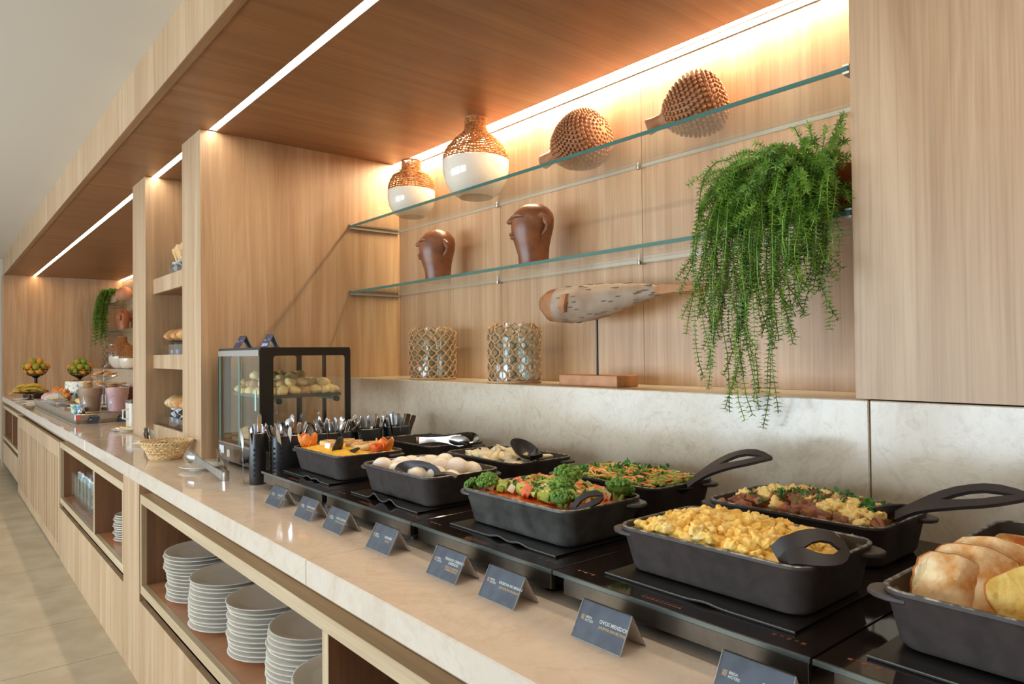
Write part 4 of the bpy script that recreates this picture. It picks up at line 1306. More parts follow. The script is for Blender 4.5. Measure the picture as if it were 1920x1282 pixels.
for i in range(7):
    o = link('bread_roll', rolls[i % 4].copy(), None)
    o.data.materials.clear()
    o.data.materials.append(simple('roll_low', C(226, 196, 152), 0.55, 0, C(206, 160, 104), 16, 0.15, 0.002))
    o.location, o.rotation_euler, o.scale = (WX + 0.11 + 0.085 * (i % 4) + 0.02 * (i // 4), WY + 0.10 + 0.12 * (i // 4), WZ + 0.125), (0, 0, i * 1.3), (0.046, 0.040, 0.036)
    tag(o, 'large pale bread roll on the bottom tray of the pastry warmer', 'bread roll', 'large rolls on the bottom tray')

# --- cutlery cups
CUP = simple('cup_black', C(40, 42, 46), 0.34, 0.15, C(36, 37, 40), 30, spec=0.7)
HOLE = simple('cup_hole', C(12, 11, 11), 0.8)
CUPS = [(0.425, 0.258, 0.0295, 0.0295, 0.186, 'narrow black perforated cutlery cup at the front corner of the cookers'),
        (0.440, 0.366, 0.046, 0.068, 0.172, 'oval black perforated cutlery cup second from the front'),
        (0.424, 0.552, 0.050, 0.088, 0.166, 'wide oval black cutlery cup in front of the pastry warmer'),
        (0.424, 0.708, 0.046, 0.062, 0.168, 'black cutlery cup of forks between the wide cup and the knife cup'),
        (0.424, 0.845, 0.048, 0.062, 0.168, 'black cutlery cup of knives nearest the stone splashback')]
for i, (x, y, a, b, h, lb) in enumerate(CUPS):
    t = thing('cutlery_cup', lb, 'cup', (x, y, 0.90), 0, 'black cutlery cups')
    n = 36
    prof = [(0.97, 0.0), (1.0, 0.003), (1.0, h - 0.002), (0.99, h), (0.965, h), (0.955, h - 0.004), (0.955, 0.006)]
    MB().loft([[(a * k * math.cos(2 * PI * j / n), b * k * math.sin(2 * PI * j / n), z) for j in range(n)] for k, z in prof]).build('body', CUP, t)
    MB().tube([(a * 0.985 * math.cos(2 * PI * j / n), b * 0.985 * math.sin(2 * PI * j / n), h) for j in range(n)], 0.0016, 5, True).build('rim', STEEL_BRUSH, t)
    hole = MB().lathe([(0.0045, 0), (0.0045, 0.0006)], 10).mesh('hole')
    cols = ((-0.72,) if i == 0 else (-1.45, -1.08, -0.62, -0.2)) if i < 2 else ((-1.3, -0.9) if i == 2 else ())
    for th_ in cols:
        for r2 in range(6):
            o = link('hole', hole, HOLE, t)
            p = Vector((a * math.cos(th_), b * math.sin(th_), 0.035 + r2 * 0.0185))
            nn = Vector((math.cos(th_) / a, math.sin(th_) / b, 0)).normalized()
            o.matrix_local = Matrix.Translation(p - nn * 0.0002) @ nn.to_track_quat('Z', 'Y').to_matrix().to_4x4()
CUTL = simple('cutlery_steel', C(208, 208, 210), 0.24, 1.0)


def cutlery(kind):
    m = MB()
    hp = [(0, 0, 0), (0, 0.001, 0.05), (0, 0, 0.10), (0, -0.001, 0.135)]
    if kind == 'handle':
        slotted(m, [(0, 0, z) for z in (0, 0.06, 0.12, 0.16, 0.178, 0.186, 0.19)], (0, 1, 0), [0.003, 0.0035, 0.0055, 0.0078, 0.0072, 0.0045, 0.001], [0] * 7, 0.003)
    elif kind == 'knife':
        slotted(m, [(0, 0, z) for z in (0, 0.05, 0.11, 0.165, 0.185, 0.19)], (0, 1, 0), [0.004, 0.005, 0.0072, 0.0098, 0.0094, 0.007], [0] * 6, 0.006)
    elif kind == 'spoon':
        slotted(m, [(0, 0, z) for z in (0, 0.05, 0.10, 0.14, 0.15)], (0, 1, 0), [0.009, 0.006, 0.0035, 0.003, 0.005], [0] * 5, 0.0028)
        bowl_shell(m, 0.030, 0.0195, 0.008, 0.002, 18, Matrix.Translation((0, 0.005, 0.168)) @ Matrix.Rotation(PI / 2, 4, 'Y') @ Matrix.Rotation(PI / 2, 4, 'X'))
    else:
        slotted(m, [(0, 0, z) for z in (0, 0.05, 0.10, 0.135, 0.15, 0.155)], (0, 1, 0), [0.009, 0.006, 0.0035, 0.004, 0.0115, 0.012], [0] * 6, 0.0026)
        for k in range(4):
            x = -0.0102 + 0.0068 * k
            m.tube([(x, 0, 0.153), (x, 0.001, 0.178), (x, -0.002, 0.196)], [0.0019, 0.0016, 0.001], 4)
    me = m.mesh(kind, angle=60)
    me.materials.append(CUTL)
    return me


CM = {k: cutlery(k) for k in ('handle', 'knife', 'spoon', 'fork')}
PLAN = [[('handle', 13)], [('spoon', 7), ('handle', 14)], [('handle', 18), ('spoon', 7), ('fork', 2)], [('fork', 8), ('handle', 5)], [('knife', 19)]]
LBL = {'handle': 'steel cutlery handle standing up in the %s cup', 'spoon': 'steel spoon standing bowl up in the %s cup', 'fork': 'steel fork standing tines up in the %s cup', 'knife': 'steel knife standing handle up in the %s cup'}
NM = {'handle': 'teaspoon', 'spoon': 'spoon', 'fork': 'fork', 'knife': 'knife'}
CN = ('narrow front', 'oval perforated', 'wide oval', 'fork', 'knife')
r_ = random.Random(12)
for i, pl in enumerate(PLAN):
    x, y, a, b, h, _ = CUPS[i]
    tot = sum(n for _, n in pl)
    idx = 0
    for kind, n in pl:
        for k in range(n):
            ang = idx * 2.399963
            q = math.sqrt((idx + 0.5) / tot) * 0.62
            idx += 1
            ux, uy = q * math.cos(ang) * a, q * math.sin(ang) * b
            o = link(NM[kind], CM[kind], None)
            lean = Vector((ux * 2.0 + r_.uniform(-0.008, 0.008), uy * 2.0 + r_.uniform(-0.012, 0.012), 0.19))
            if i == 0 and k == 0:
                lean = Vector((0.002, 0.012, 0.3))
            quat = lean.to_track_quat('Z', 'Y')
            base = 0.006 + (0.022 if kind in ('handle', 'knife') else 0.02) + r_.uniform(-0.008, 0.010) + (0.035 if (i == 0 and k == 0) else 0) + (0.018 if (kind == 'spoon' and k < 2) else 0)
            o.matrix_world = Matrix.Translation((x + ux * 0.35, y + uy * 0.35, 0.90 + base)) @ quat.to_matrix().to_4x4() @ Matrix.Rotation(r_.uniform(-0.9, 0.9) + 2.45, 4, 'Z')
            tag(o, LBL[kind] % CN[i], 'cutlery', '%s pieces in the %s cup' % (NM[kind], CN[i]))
WIRE = simple('wire_dark', C(120, 112, 104), 0.3, 0.9)
t = thing('cup_rack', 'thin bent steel wire rack holding the narrow cutlery cup', 'rack', (0.388, 0.222, 0.90))
MB().tube([(-0.006, 0.0, 0.012), (0.0, 0.0, 0.0025), (0.012, 0.004, 0.0025), (0.012, 0.004, 0.0025)], 0.0014, 6).tube([(-0.006, 0, 0.012), (-0.008, 0, 0.06), (-0.014, 0, 0.105), (-0.010, 0.0, 0.13)], 0.0014, 6).build('wire', WIRE, t)
slotted(MB(), [(-0.011, 0, 0.12), (-0.014, 0, 0.14), (-0.022, 0, 0.165), (-0.034, 0, 0.187), (-0.046, 0, 0.202)], (0.3, -0.8, 0.2), [0.002, 0.006, 0.008, 0.006, 0.002], [0] * 5, 0.002).build('blade', WIRE, t)
o = MB().tube([(0.432, 0.2925, 0.902), (0.432, 0.294, 1.02), (0.430, 0.294, 1.112)], 0.0014, 6).build('rack_rod', WIRE)
tag(o, 'thin vertical steel rod between the two front cutlery cups', 'rod')

# --- plates
def plate_mesh(r, h=0.018, name='plate'):
    f = r * 0.56
    m = MB().lathe([(f * 0.9, 0.0), (f, 0.0), (f * 1.02, 0.003), (r * 0.8, 0.007), (r * 0.985, h - 0.003), (r, h - 0.001), (r * 0.992, h), (r * 0.96, h - 0.0004), (r * 0.72, 0.0075), (r * 0.62, 0.0055), (0.004, 0.005)], 48)
    return m.mesh(name, angle=60)


PM = plate_mesh(0.140)
PM.materials.append(CHINA)
STACKS = [(0.075, 0.175, 0.425, 13, 1.0, 'stack nearest the post'), (0.425, 0.172, 0.425, 12, 1.05, 'second stack from the post'), (0.755, 0.190, 0.425, 12, 1.0, 'third stack from the post'),
          (1.055, 0.200, 0.425, 12, 0.98, 'fourth stack, behind the one by the divider'), (1.335, 0.160, 0.425, 10, 0.98, 'stack beside the cabinet divider'), (1.80, 0.190, 0.425, 12, 0.98, 'stack beyond the divider')]
for x, y, z, n, s, lb in STACKS:
    r_ = random.Random(int(x * 100))
    zz = z
    for k in range(n):
        o = link('dinner_plate', PM, None)
        big = 1.05 if (lb.startswith('stack nearest') and k >= n - 6) else 1.0
        o.scale = (s * big, s * big, 0.92)
        o.location = (x + r_.uniform(-0.005, 0.005), y + r_.uniform(-0.005, 0.005), zz)
        o.rotation_euler = (0, 0, r_.uniform(0, 6))
        zz += 0.0142 if n > 10 else 0.0130
        tag(o, '%s white dinner plate of the %s' % (ORD[n - 1 - k], lb), 'plate', 'white dinner plates in the open cabinet')
SM = plate_mesh(0.078, 0.016, 'saucer')
SM.materials.append(CHINA)
for x, y, n, lb in ((-1.055, 0.13, 12, 'saucer stack nearer the glasses'), (-0.875, 0.145, 13, 'saucer stack nearer the post')):
    r_ = random.Random(int(-x * 100))
    for k in range(n):
        o = link('saucer', SM, None)
        o.location = (x + r_.uniform(-0.007, 0.007), y + r_.uniform(-0.007, 0.007), 0.425 + k * 0.0112)
        tag(o, '%s white saucer of the %s' % (ORD[n - 1 - k], lb), 'saucer', 'white saucers in the open cabinet')
for k in range(7):
    o = link('saucer', SM, None)
    o.location = (-6.95 + 0.003 * (k % 3), 0.16, 0.425 + k * 0.0125)
    tag(o, '%s white saucer of the far stack by the white wall' % ORD[6 - k], 'saucer', 'saucers in the far cabinet')

# --- stacked glasses
TUMB = glassy('tumbler_glass', (0.975, 0.99, 0.985), 1.0, 0.02)
GM = MB().lathe([(0.021, 0), (0.0235, 0.002), (0.030, 0.060), (0.0305, 0.062), (0.029, 0.062), (0.0222, 0.008), (0.004, 0.007)], 16).mesh('tumbler', angle=50)
GM.materials.append(TUMB)
COLN = ['first', 'second', 'third', 'fourth', 'fifth', 'sixth', 'seventh', 'eighth', 'ninth']
for row, y in ((0, 0.085), (1, 0.165)):
    for c in range(9 if row == 0 else 8):
        for k in range(4):
            o = link('tumbler', GM, None)
            o.location = (-2.50 + c * 0.088 + 0.03 * row, y + 0.004 * math.sin(c * 2.1), 0.425 + k * 0.0365)
            tag(o, '%s clear tumbler of the %s %s column from the slatted doors' % (('lowest', 'second lowest', 'second highest', 'topmost')[k], COLN[c], ('front', 'rear')[row]), 'glass', 'stacked clear tumblers')

# --- wicker basket
WICK = simple('wicker', C(238, 212, 164), 0.55, 0, C(216, 180, 124), 60, 0.3, 0.001)
WICK2 = simple('wicker_brown', C(186, 128, 72), 0.5, 0, C(150, 96, 48), 60, 0.3, 0.001)


def woven(parent, prof, nst, rows, mat, rr=0.003, rs=0.0025, wob=0.0022, sx=1.0):
    """stakes and woven rounds following a (radius, height) profile"""
    def at(u):
        q = u * (len(prof) - 1)
        i = min(int(q), len(prof) - 2)
        f_ = q - i
        return prof[i][0] * (1 - f_) + prof[i + 1][0] * f_, prof[i][1] * (1 - f_) + prof[i + 1][1] * f_
    st = MB()
    for k in range(nst):
        a = 2 * PI * k / nst
        st.tube([(at(u)[0] * math.cos(a) * sx, at(u)[0] * math.sin(a), at(u)[1]) for u in [i / 9 for i in range(10)]], rs, 4)
    st.build('stakes', mat, parent)
    n = nst * 4
    for r_i in range(rows):
        r0, z0 = at((r_i + 0.5) / rows)
        ph = PI * (r_i % 2)
        MB().tube([((r0 + wob * math.cos(nst * 2 * PI * j / n / 2 * 1.0 + ph)) * math.cos(2 * PI * j / n) * sx, (r0 + wob * math.cos(nst * 2 * PI * j / n / 2 + ph)) * math.sin(2 * PI * j / n), z0) for j in range(n)], rr, 5, True).build('wicker_round', mat, parent)


t = thing('wicker_basket', 'small pale woven basket on the counter before the bread shelves', 'basket', (-0.50, 0.168, 0.90))
woven(t, [(0.068, 0.006), (0.074, 0.02), (0.088, 0.05), (0.104, 0.072)], 34, 7, WICK, 0.0032, 0.0026, 0.003)
MB().lathe([(0.066, 0.0), (0.070, 0.004), (0.066, 0.008), (0.01, 0.007)], 30).build('base', WICK, t)
rm = MB()
for k in range(44):
    a = 2 * PI * k / 44
    rm.tube([(0.112 * math.cos(a - 0.12), 0.112 * math.sin(a - 0.12), 0.074), (0.117 * math.cos(a), 0.117 * math.sin(a), 0.083), (0.107 * math.cos(a + 0.12), 0.107 * math.sin(a + 0.12), 0.082), (0.104 * math.cos(a + 0.2), 0.104 * math.sin(a + 0.2), 0.074)], 0.0034, 5)
rm.build('braided_rim', WICK, t)

# --- small plates with utensils on the counter
def small_plate(x, y, r, label):
    me = plate_mesh(r, 0.017, 'small_plate')
    o = link('small_plate', me, CHINA)
    o.location = (x, y, 0.9003)
    return tag(o, label, 'plate')


small_plate(-0.075, 0.205, 0.088, 'small white plate under the steel tongs by the pastry warmer')
tongs('steel_tongs', 'steel serving tongs resting on the small plate by the pastry warmer', Matrix.Translation((0.275, 0.190, 0.9185)) @ Matrix.Rotation(math.radians(-4), 4, 'Z') @ Matrix.Rotation(0.09, 4, 'Y') @ Matrix.Scale(1.6, 4), 0.245, 0.030)
small_plate(-1.13, 0.235, 0.085, 'small white plate with a spoon behind the wicker basket')
t = thing('steel_spoon', 'steel spoon standing up on the plate behind the basket', 'spoon', (-1.11, 0.235, 0.918))
bowl_shell(MB(), 0.042, 0.026, 0.012, 0.002, 20, Matrix.Translation((-0.03, 0, 0.034)) @ Matrix.Rotation(0.9, 4, 'Y')).build('bowl', STEEL, t)
slotted(MB(), [(0.0, 0, 0.008), (0.05, 0.0, 0.004), (0.11, 0.01, 0.006), (0.15, 0.015, 0.01)], (0, 0, 1), [0.004, 0.0045, 0.006, 0.008], [0] * 4, 0.003).build('handle', STEEL, t)
t = thing('steel_spoon', 'second steel spoon leaning beside the far pillar foot', 'spoon', (-1.30, 0.262, 0.9005), 0.5)
bowl_shell(MB(), 0.036, 0.022, 0.010, 0.002, 20, Matrix.Translation((0.0, 0, 0.045)) @ Matrix.Rotation(1.25, 4, 'Y')).build('bowl', STEEL, t)
slotted(MB(), [(0.012, 0, 0.012), (0.05, 0.0, 0.004), (0.11, 0.0, 0.004)], (0, 0, 1), [0.004, 0.0045, 0.007], [0] * 3, 0.003).build('handle', STEEL, t)
small_plate(-1.99, 0.315, 0.115, 'white plate with yellow tongs in front of the far pillar')
t = thing('yellow_tongs', 'yellow plastic tongs lying on the plate by the far pillar', 'tongs', (-1.90, 0.30, 0.9185), 0.4)
YEL = simple('yellow_plastic', C(240, 184, 62), 0.4)
slotted(MB(), [(0.03, 0, 0.004), (-0.03, 0.006, 0.004), (-0.11, 0.02, 0.004), (-0.15, 0.025, 0.004)], (0, 0, 1), [0.010, 0.009, 0.009, 0.006], [0] * 4, 0.005).build('arm', YEL, t)
slotted(MB(), [(0.03, 0, 0.010), (0.0, 0.045, 0.012), (-0.03, 0.09, 0.015)], (0, 0, 1), [0.010, 0.009, 0.006], [0] * 3, 0.005).build('arm', YEL, t)

# ================================================================ THINGS ON THE GLASS SHELVES
WICK3 = simple('wicker_amber', C(188, 128, 76), 0.8, 0, C(150, 96, 52), 60, 0.3, 0.001, spec=0.15)
VASE_W = simple('vase_white', C(232, 222, 204), 0.12, coat=0.4)
VASE_B = simple('vase_foot', C(62, 38, 26), 0.6)


def vase(x, y, z, label, low, up, foot, nst, rows, s=1.0):
    t = thing('wicker_vase', label, 'vase', (x, y, z), 0, 'white vases with wicker tops')
    MB().lathe([(0.004, 0.006)] + [(foot, 0.003)] + low + [(low[-1][0] - 0.006, low[-1][1])] + [(low[-1][0] - 0.01, low[-1][1] - 0.01), (low[-1][0] * 0.8, low[-1][1] * 0.35), (0.004, 0.014)], 40).build('ceramic_bowl', VASE_W, t)
    MB().lathe([(foot * 0.96, 0.0), (foot, 0.0015), (foot, 0.0035), (0.004, 0.0035)], 32).build('foot_disc', VASE_B, t)
    woven(t, up, nst, rows, WICK3, 0.0025, 0.0024, 0.0022)
    r0, z0 = up[-1]
    MB().tube([(r0 * math.cos(2 * PI * j / 28), r0 * math.sin(2 * PI * j / 28), z0) for j in range(28)], 0.0048, 6, True).build('neck_ring', WICK2, t)
    return t


V2L = [(0.076, 0.004), (0.105, 0.022), (0.132, 0.065), (0.1445, 0.115), (0.146, 0.160)]
V2U = [(0.143, 0.161), (0.140, 0.185), (0.126, 0.215), (0.104, 0.243), (0.078, 0.266), (0.056, 0.283), (0.0475, 0.298), (0.0455, 0.32), (0.047, 0.348)]
V1L = [(0.062, 0.004), (0.090, 0.018), (0.110, 0.055), (0.117, 0.095), (0.117, 0.128)]
V1U = [(0.114, 0.129), (0.111, 0.155), (0.103, 0.182), (0.090, 0.203), (0.068, 0.215), (0.049, 0.226), (0.045, 0.24), (0.045, 0.262), (0.046, 0.278)]
vase(0.033, 1.165, 2.0465, 'smaller white vase with wicker top at the open end of the upper glass shelf', V1L, V1U, 0.062, 34, 20)
vase(0.566, 1.165, 2.0465, 'larger white vase with airy wicker top on the upper glass shelf', V2L, V2U, 0.074, 36, 21)

CLAY = simple('terracotta', C(178, 122, 80), 0.6, 0, C(160, 104, 66), 40, 0.2, 0.001)
CLAY2 = simple('terracotta_dark', C(136, 84, 52), 0.36, 0, C(112, 66, 42), 18, 0.1, 0.001, spec=0.5)


def gourd(x, y, z, L, R, rot, label, neck_dir):
    """spiky clay fruit: ovoid with rows of knobs and a smooth neck"""
    t = thing('clay_gourd', label, 'ornament', (x, y, z))
    t.rotation_euler = rot
    m = MB()
    prof = [(0.10, -1.0), (0.42, -0.88), (0.68, -0.62), (0.88, -0.28), (0.985, 0.08), (1.0, 0.32), (0.93, 0.58), (0.76, 0.79), (0.48, 0.94), (0.12, 1.0)]
    b = MB().lathe([(r * R * 0.95, q * L / 2) for r, q in prof], 32)
    m.add(b.v, b.f)
    al = [0.0]
    for a_, b_ in zip(prof[:-1], prof[1:]):
        al.append(al[-1] + math.hypot((b_[0] - a_[0]) * R, (b_[1] - a_[1]) * L / 2))
    rows = int(al[-1] / 0.0145)
    for i in range(rows):
        d_ = al[-1] * (i + 0.5) / rows
        w_ = max(j for j in range(len(prof) - 1) if al[j] <= d_)
        q = prof[w_][1] + (prof[w_ + 1][1] - prof[w_][1]) * (d_ - al[w_]) / (al[w_ + 1] - al[w_])
        for a_, b_ in zip(prof[:-1], prof[1:]):
            if a_[1] <= q <= b_[1]:
                k = (q - a_[1]) / (b_[1] - a_[1])
                r = (a_[0] * (1 - k) + b_[0] * k) * R
        n = max(6, int(2 * PI * r / 0.0165))
        for j in range(n):
            a = 2 * PI * (j + 0.5 * (i % 2)) / n
            c = (r * math.cos(a), r * math.sin(a), q * L / 2)
            s = 0.0070
            m.blob(c, (s, s, s * 0.85), 0.2, 2, i * 40 + j, 1)
    m.build('spiky_body', CLAY, t, angle=60)
    MB().lathe([(R * 0.34, -L * 0.47), (R * 0.24, -L * 0.54), (R * 0.235, -L * 0.66), (R * 0.27, -L * 0.77), (R * 0.26, -L * 0.785), (R * 0.1, -L * 0.78)], 24).build('neck', CLAY, t)
    return t


gourd(1.160, 1.205, 2.0465 + 0.110, 0.235, 0.108, (0, math.radians(78), math.radians(6)), 'spiky clay gourd lying on the upper glass shelf beside the large vase', None)
gourd(1.672, 1.205, 2.0465 + 0.102, 0.200, 0.100, (0, math.radians(72), math.radians(28)), 'spiky clay gourd further along the upper glass shelf, neck pointing down', None)


def clay_head(x, y, z, s, rz, label, mat=None):
    t = thing('clay_bust', label, 'sculpture', (x, y, z), rz, 'clay heads on glass shelves')
    t.scale = (s, s, s)
    # profile: height, half depth, half width, forward offset (face looks along -X)
    pr = [(0.0, 0.058, 0.052, 0.006), (0.004, 0.060, 0.054, 0.006), (0.05, 0.061, 0.055, 0.004), (0.085, 0.068, 0.060, 0.0), (0.12, 0.077, 0.067, -0.002), (0.155, 0.084, 0.073, 0.0), (0.185, 0.085, 0.074, 0.002),
          (0.21, 0.079, 0.069, 0.004), (0.232, 0.062, 0.055, 0.006), (0.246, 0.038, 0.034, 0.008), (0.2515, 0.012, 0.011, 0.009)]
    n = 28
    MB().loft([[(o + a * math.cos(2 * PI * j / n), b * math.sin(2 * PI * j / n), h) for j in range(n)] for h, a, b, o in pr]).build('head', mat or CLAY2, t)
    MB().loft([[(-0.080, -0.006, 0.205), (-0.080, 0.006, 0.205), (-0.070, 0.008, 0.203), (-0.070, -0.008, 0.203)],
               [(-0.102, -0.012, 0.180), (-0.102, 0.012, 0.180), (-0.076, 0.018, 0.182), (-0.076, -0.018, 0.182)],
               [(-0.094, -0.013, 0.172), (-0.094, 0.013, 0.172), (-0.074, 0.017, 0.173), (-0.074, -0.017, 0.173)]]).build('nose', mat or CLAY2, t, bevel=0.002)
    MB().blob((-0.074, 0, 0.131), (0.018, 0.024, 0.009), 0, 1, 1, 2).blob((-0.072, 0, 0.118), (0.016, 0.021, 0.009), 0, 1, 1, 2).build('mouth', mat or CLAY2, t)
    for s_ in (-1, 1):
        a0, a1 = (PI - 0.30, PI - 1.05) if s_ > 0 else (PI + 0.30, PI + 1.05)
        MB().tube([((0.087) * math.cos(a0 + (a1 - a0) * k / 7) + 0.002, 0.0765 * math.sin(a0 + (a1 - a0) * k / 7), 0.190 + 0.007 * math.sin(PI * k / 7)) for k in range(8)], [0.001, 0.004, 0.005, 0.0055, 0.0055, 0.005, 0.004, 0.001], 6).build('brow', mat or CLAY2, t)
        e = [(0.028 + 0.018 * math.sin(PI * k / 9) * 1.2, s_ * (0.071 - 0.004 * abs(k - 4.5) / 4.5 + 0.004), 0.196 - 0.078 * k / 9) for k in range(10)]
        MB().tube(e, [0.002, 0.009, 0.013, 0.014, 0.012, 0.010, 0.009, 0.009, 0.007, 0.002], 8).build('ear', mat or CLAY2, t)
    return t


clay_head(0.255, 1.165, 1.7015, 1.0, math.radians(56), 'brown clay head on the lower glass shelf under the small vase')
clay_head(0.950, 1.150, 1.7015, 1.0, math.radians(56), 'brown clay head on the lower glass shelf above the netted jars')

# --- netted glass jars on the stone ledge
ROPE = simple('rope', C(204, 168, 126), 0.8, 0, C(176, 138, 98), 120, 0.4, 0.001)
JAR = glassy('jar_glass', (0.93, 0.955, 0.95), 1.0, 0.01)


def rope_jar(x, y, z, r, h, neck, ncol, nrow, label):
    t = thing('netted_jar', label, 'jar', (x, y, z), 0, 'glass jars in rope nets')
    MB().lathe([(r * 0.86, 0.003), (r * 0.93, 0.008), (r * 0.93, h * 0.86), (r * 0.86, h * 0.95), (neck + 0.004, h * 0.985), (neck, h), (neck, h * 1.055), (neck - 0.004, h * 1.055), (neck - 0.004, h * 0.99), (r * 0.85, h * 0.91), (r * 0.90, h * 0.85), (r * 0.90, 0.012), (0.004, 0.011)], 36, cap0=True).build('glass_jar', JAR, t)
    MB().lathe([(r * 0.55, 0.013), (r * 0.58, 0.016), (r * 0.58, h * 0.80), (r * 0.56, h * 0.80), (r * 0.56, 0.018), (0.004, 0.016)], 24).build('inner_glass', JAR, t)
    def P(u, v):
        k = v / nrow
        zz = 0.004 + (h - 0.006) * min(k * 1.06, 1.0)
        rr = r * 0.985
        if k > 0.9:
            rr = r * (0.985 - 2.4 * (k - 0.9))
            zz = h * 0.955 + 0.02 * math.sin((k - 0.9) * 12)
        if k < 0.06:
            rr = r * 0.94
        return Vector((rr * math.cos(u), rr * math.sin(u), zz))
    net, kn = MB(), MB()
    for c in range(ncol):
        for s_ in (0, 1):
            pts = []
            for i in range(nrow * 4 + 1):
                v = i / 4
                tri = abs(((v + s_) % 2) - 1)
                tri = min(max(tri * 1.5 - 0.25, 0), 1)
                pts.append(P(2 * PI * (c + 0.5 * tri + (0.5 if s_ else 0) * 0) / ncol if not s_ else 2 * PI * (c + 1 - 0.5 * (1 - tri) - 0.0) / ncol, v))
            net.tube(pts, 0.0034, 5)
    for v in range(nrow + 1):
        for c in range(ncol):
            p = P(2 * PI * (c + (0.5 if (v % 2 == 0) else 0.0)) / ncol, v)
            kn.blob(p, (0.0068, 0.0068, 0.0085), 0.35, 1.5, v * 20 + c, 1)
    net.build('rope_net', ROPE, t)
    kn.build('knots', ROPE, t)
    MB().tube([(r * 0.97 * math.cos(2 * PI * j / 40), r * 0.97 * math.sin(2 * PI * j / 40), 0.005) for j in range(40)], 0.0045, 6, True).build('rope_ring', ROPE, t)
    return t


rope_jar(0.235, 1.150, 1.2505, 0.110, 0.228, 0.060, 15, 10, 'squat glass jar in a rope net on the stone ledge, nearer the pillar')
rope_jar(0.850, 1.135, 1.2505, 0.108, 0.225, 0.058, 13, 8, 'taller glass jar in a wide rope net on the ledge beside the wooden whale')

# --- driftwood whale on a stand
WHALE = simple('driftwood', C(166, 148, 128), 0.7, 0, C(138, 110, 84), 9, 0.4, 0.003, detail=8)
WHALE_H = simple('driftwood_head', C(180, 130, 90), 0.6, 0, C(142, 92, 56), 12, 0.4, 0.003, detail=8)
BLOCK = simple('whale_base', C(190, 136, 92), 0.5, 0, C(166, 112, 70), 18)
t = thing('wooden_whale', 'carved driftwood whale on a thin rod and wooden block', 'sculpture', (1.29, 1.15, 1.2505))
zc = 0.298
body = [(-0.262, 0.020, 0.030, 0.010), (-0.255, 0.042, 0.046, 0.004), (-0.225, 0.060, 0.058, -0.002), (-0.175, 0.067, 0.062, -0.003), (-0.09, 0.068, 0.062, -0.004), (0.0, 0.063, 0.056, -0.002),
        (0.09, 0.052, 0.046, 0.006), (0.17, 0.038, 0.034, 0.014), (0.24, 0.024, 0.022, 0.018), (0.285, 0.014, 0.013, 0.018)]
n = 20


def ring(q):
    x, rz_, ry_, dz = q
    return [(x, ry_ * math.cos(2 * PI * j / n) * (1 + 0.04 * noise.noise(Vector((x * 20, j * 0.9, 1)))), zc + dz + rz_ * math.sin(2 * PI * j / n) * (1 + 0.05 * noise.noise(Vector((x * 20, j * 0.9, 4))))) for j in range(n)]


MB().loft([ring(q) for q in body[3:]]).build('body', WHALE, t)
MB().loft([ring(q) for q in body[:4]]).build('head', WHALE_H, t)
tl = MB().loft([[(0.265, -0.015, zc + 0.012), (0.265, 0.015, zc + 0.012), (0.265, 0.015, zc + 0.030), (0.265, -0.015, zc + 0.030)],
                [(0.31, -0.035, zc + 0.002), (0.31, 0.035, zc + 0.002), (0.31, 0.04, zc + 0.034), (0.31, -0.04, zc + 0.034)],
                [(0.38, -0.055, zc + 0.003), (0.38, 0.055, zc + 0.003), (0.38, 0.05, zc + 0.027), (0.38, -0.05, zc + 0.027)],
                [(0.45, -0.035, zc + 0.004), (0.45, 0.035, zc + 0.004), (0.45, 0.03, zc + 0.014), (0.45, -0.03, zc + 0.014)]])
tl.build('tail', WHALE_H, t, bevel=0.005)
MB().loft([[(-0.115, -0.052, zc + 0.032), (-0.085, -0.052, zc + 0.034), (-0.085, -0.070, zc + 0.030), (-0.112, -0.070, zc + 0.028)],
           [(-0.122, -0.062, zc - 0.012), (-0.086, -0.058, zc - 0.010), (-0.086, -0.080, zc - 0.012), (-0.120, -0.082, zc - 0.016)],
           [(-0.112, -0.060, zc - 0.036), (-0.092, -0.058, zc - 0.034), (-0.094, -0.070, zc - 0.036), (-0.108, -0.072, zc - 0.038)]]).build('flipper', WHALE_H, t, bevel=0.004)
MB().lathe([(0.0045, 0.03), (0.0045, zc - 0.05)], 10).build('rod', FRAME, t)
MB().box(-0.14, 0.14, -0.055, 0.055, 0.0, 0.038).build('base_block', BLOCK, t, smooth=False, bevel=0.002)
nk = MB()
r_ = random.Random(4)
for k in range(46):
    x = -0.15 + 0.42 * r_.random()
    i = max(j for j in range(len(body)) if body[j][0] <= x)
    f_ = (x - body[i][0]) / (body[i + 1][0] - body[i][0])
    rz_, ry_, dz = [body[i][q] * (1 - f_) + body[i + 1][q] * f_ for q in (1, 2, 3)]
    a = r_.uniform(PI * 0.95, PI * 2.0) + 0.0
    nk.blob((x, ry_ * math.cos(a) if False else -ry_ * abs(math.sin(a)) * 0.99, zc + dz + rz_ * math.cos(a) * 0.99), (0.022 * r_.uniform(0.6, 1.2), 0.0025, 0.0028), 0, 1, k, 1)
q = nk.build('carved_notches', simple('notch', C(112, 92, 74), 0.8), t)
q['kind'] = 'stuff'

# --- trailing plant
NEEDLE = simple('fern_green', C(132, 168, 60), 0.45, 0, C(76, 116, 38), 26, var=0.30)
STEMM = simple('fern_stem', C(66, 84, 34), 0.6)
POT = simple('plant_pot', C(112, 62, 40), 0.5)


def bez(p, k):
    n = len(p)
    q = [Vector(a) for a in p]
    while len(q) > 1:
        q = [a * (1 - k) + b * k for a, b in zip(q[:-1], q[1:])]
    return q[0]


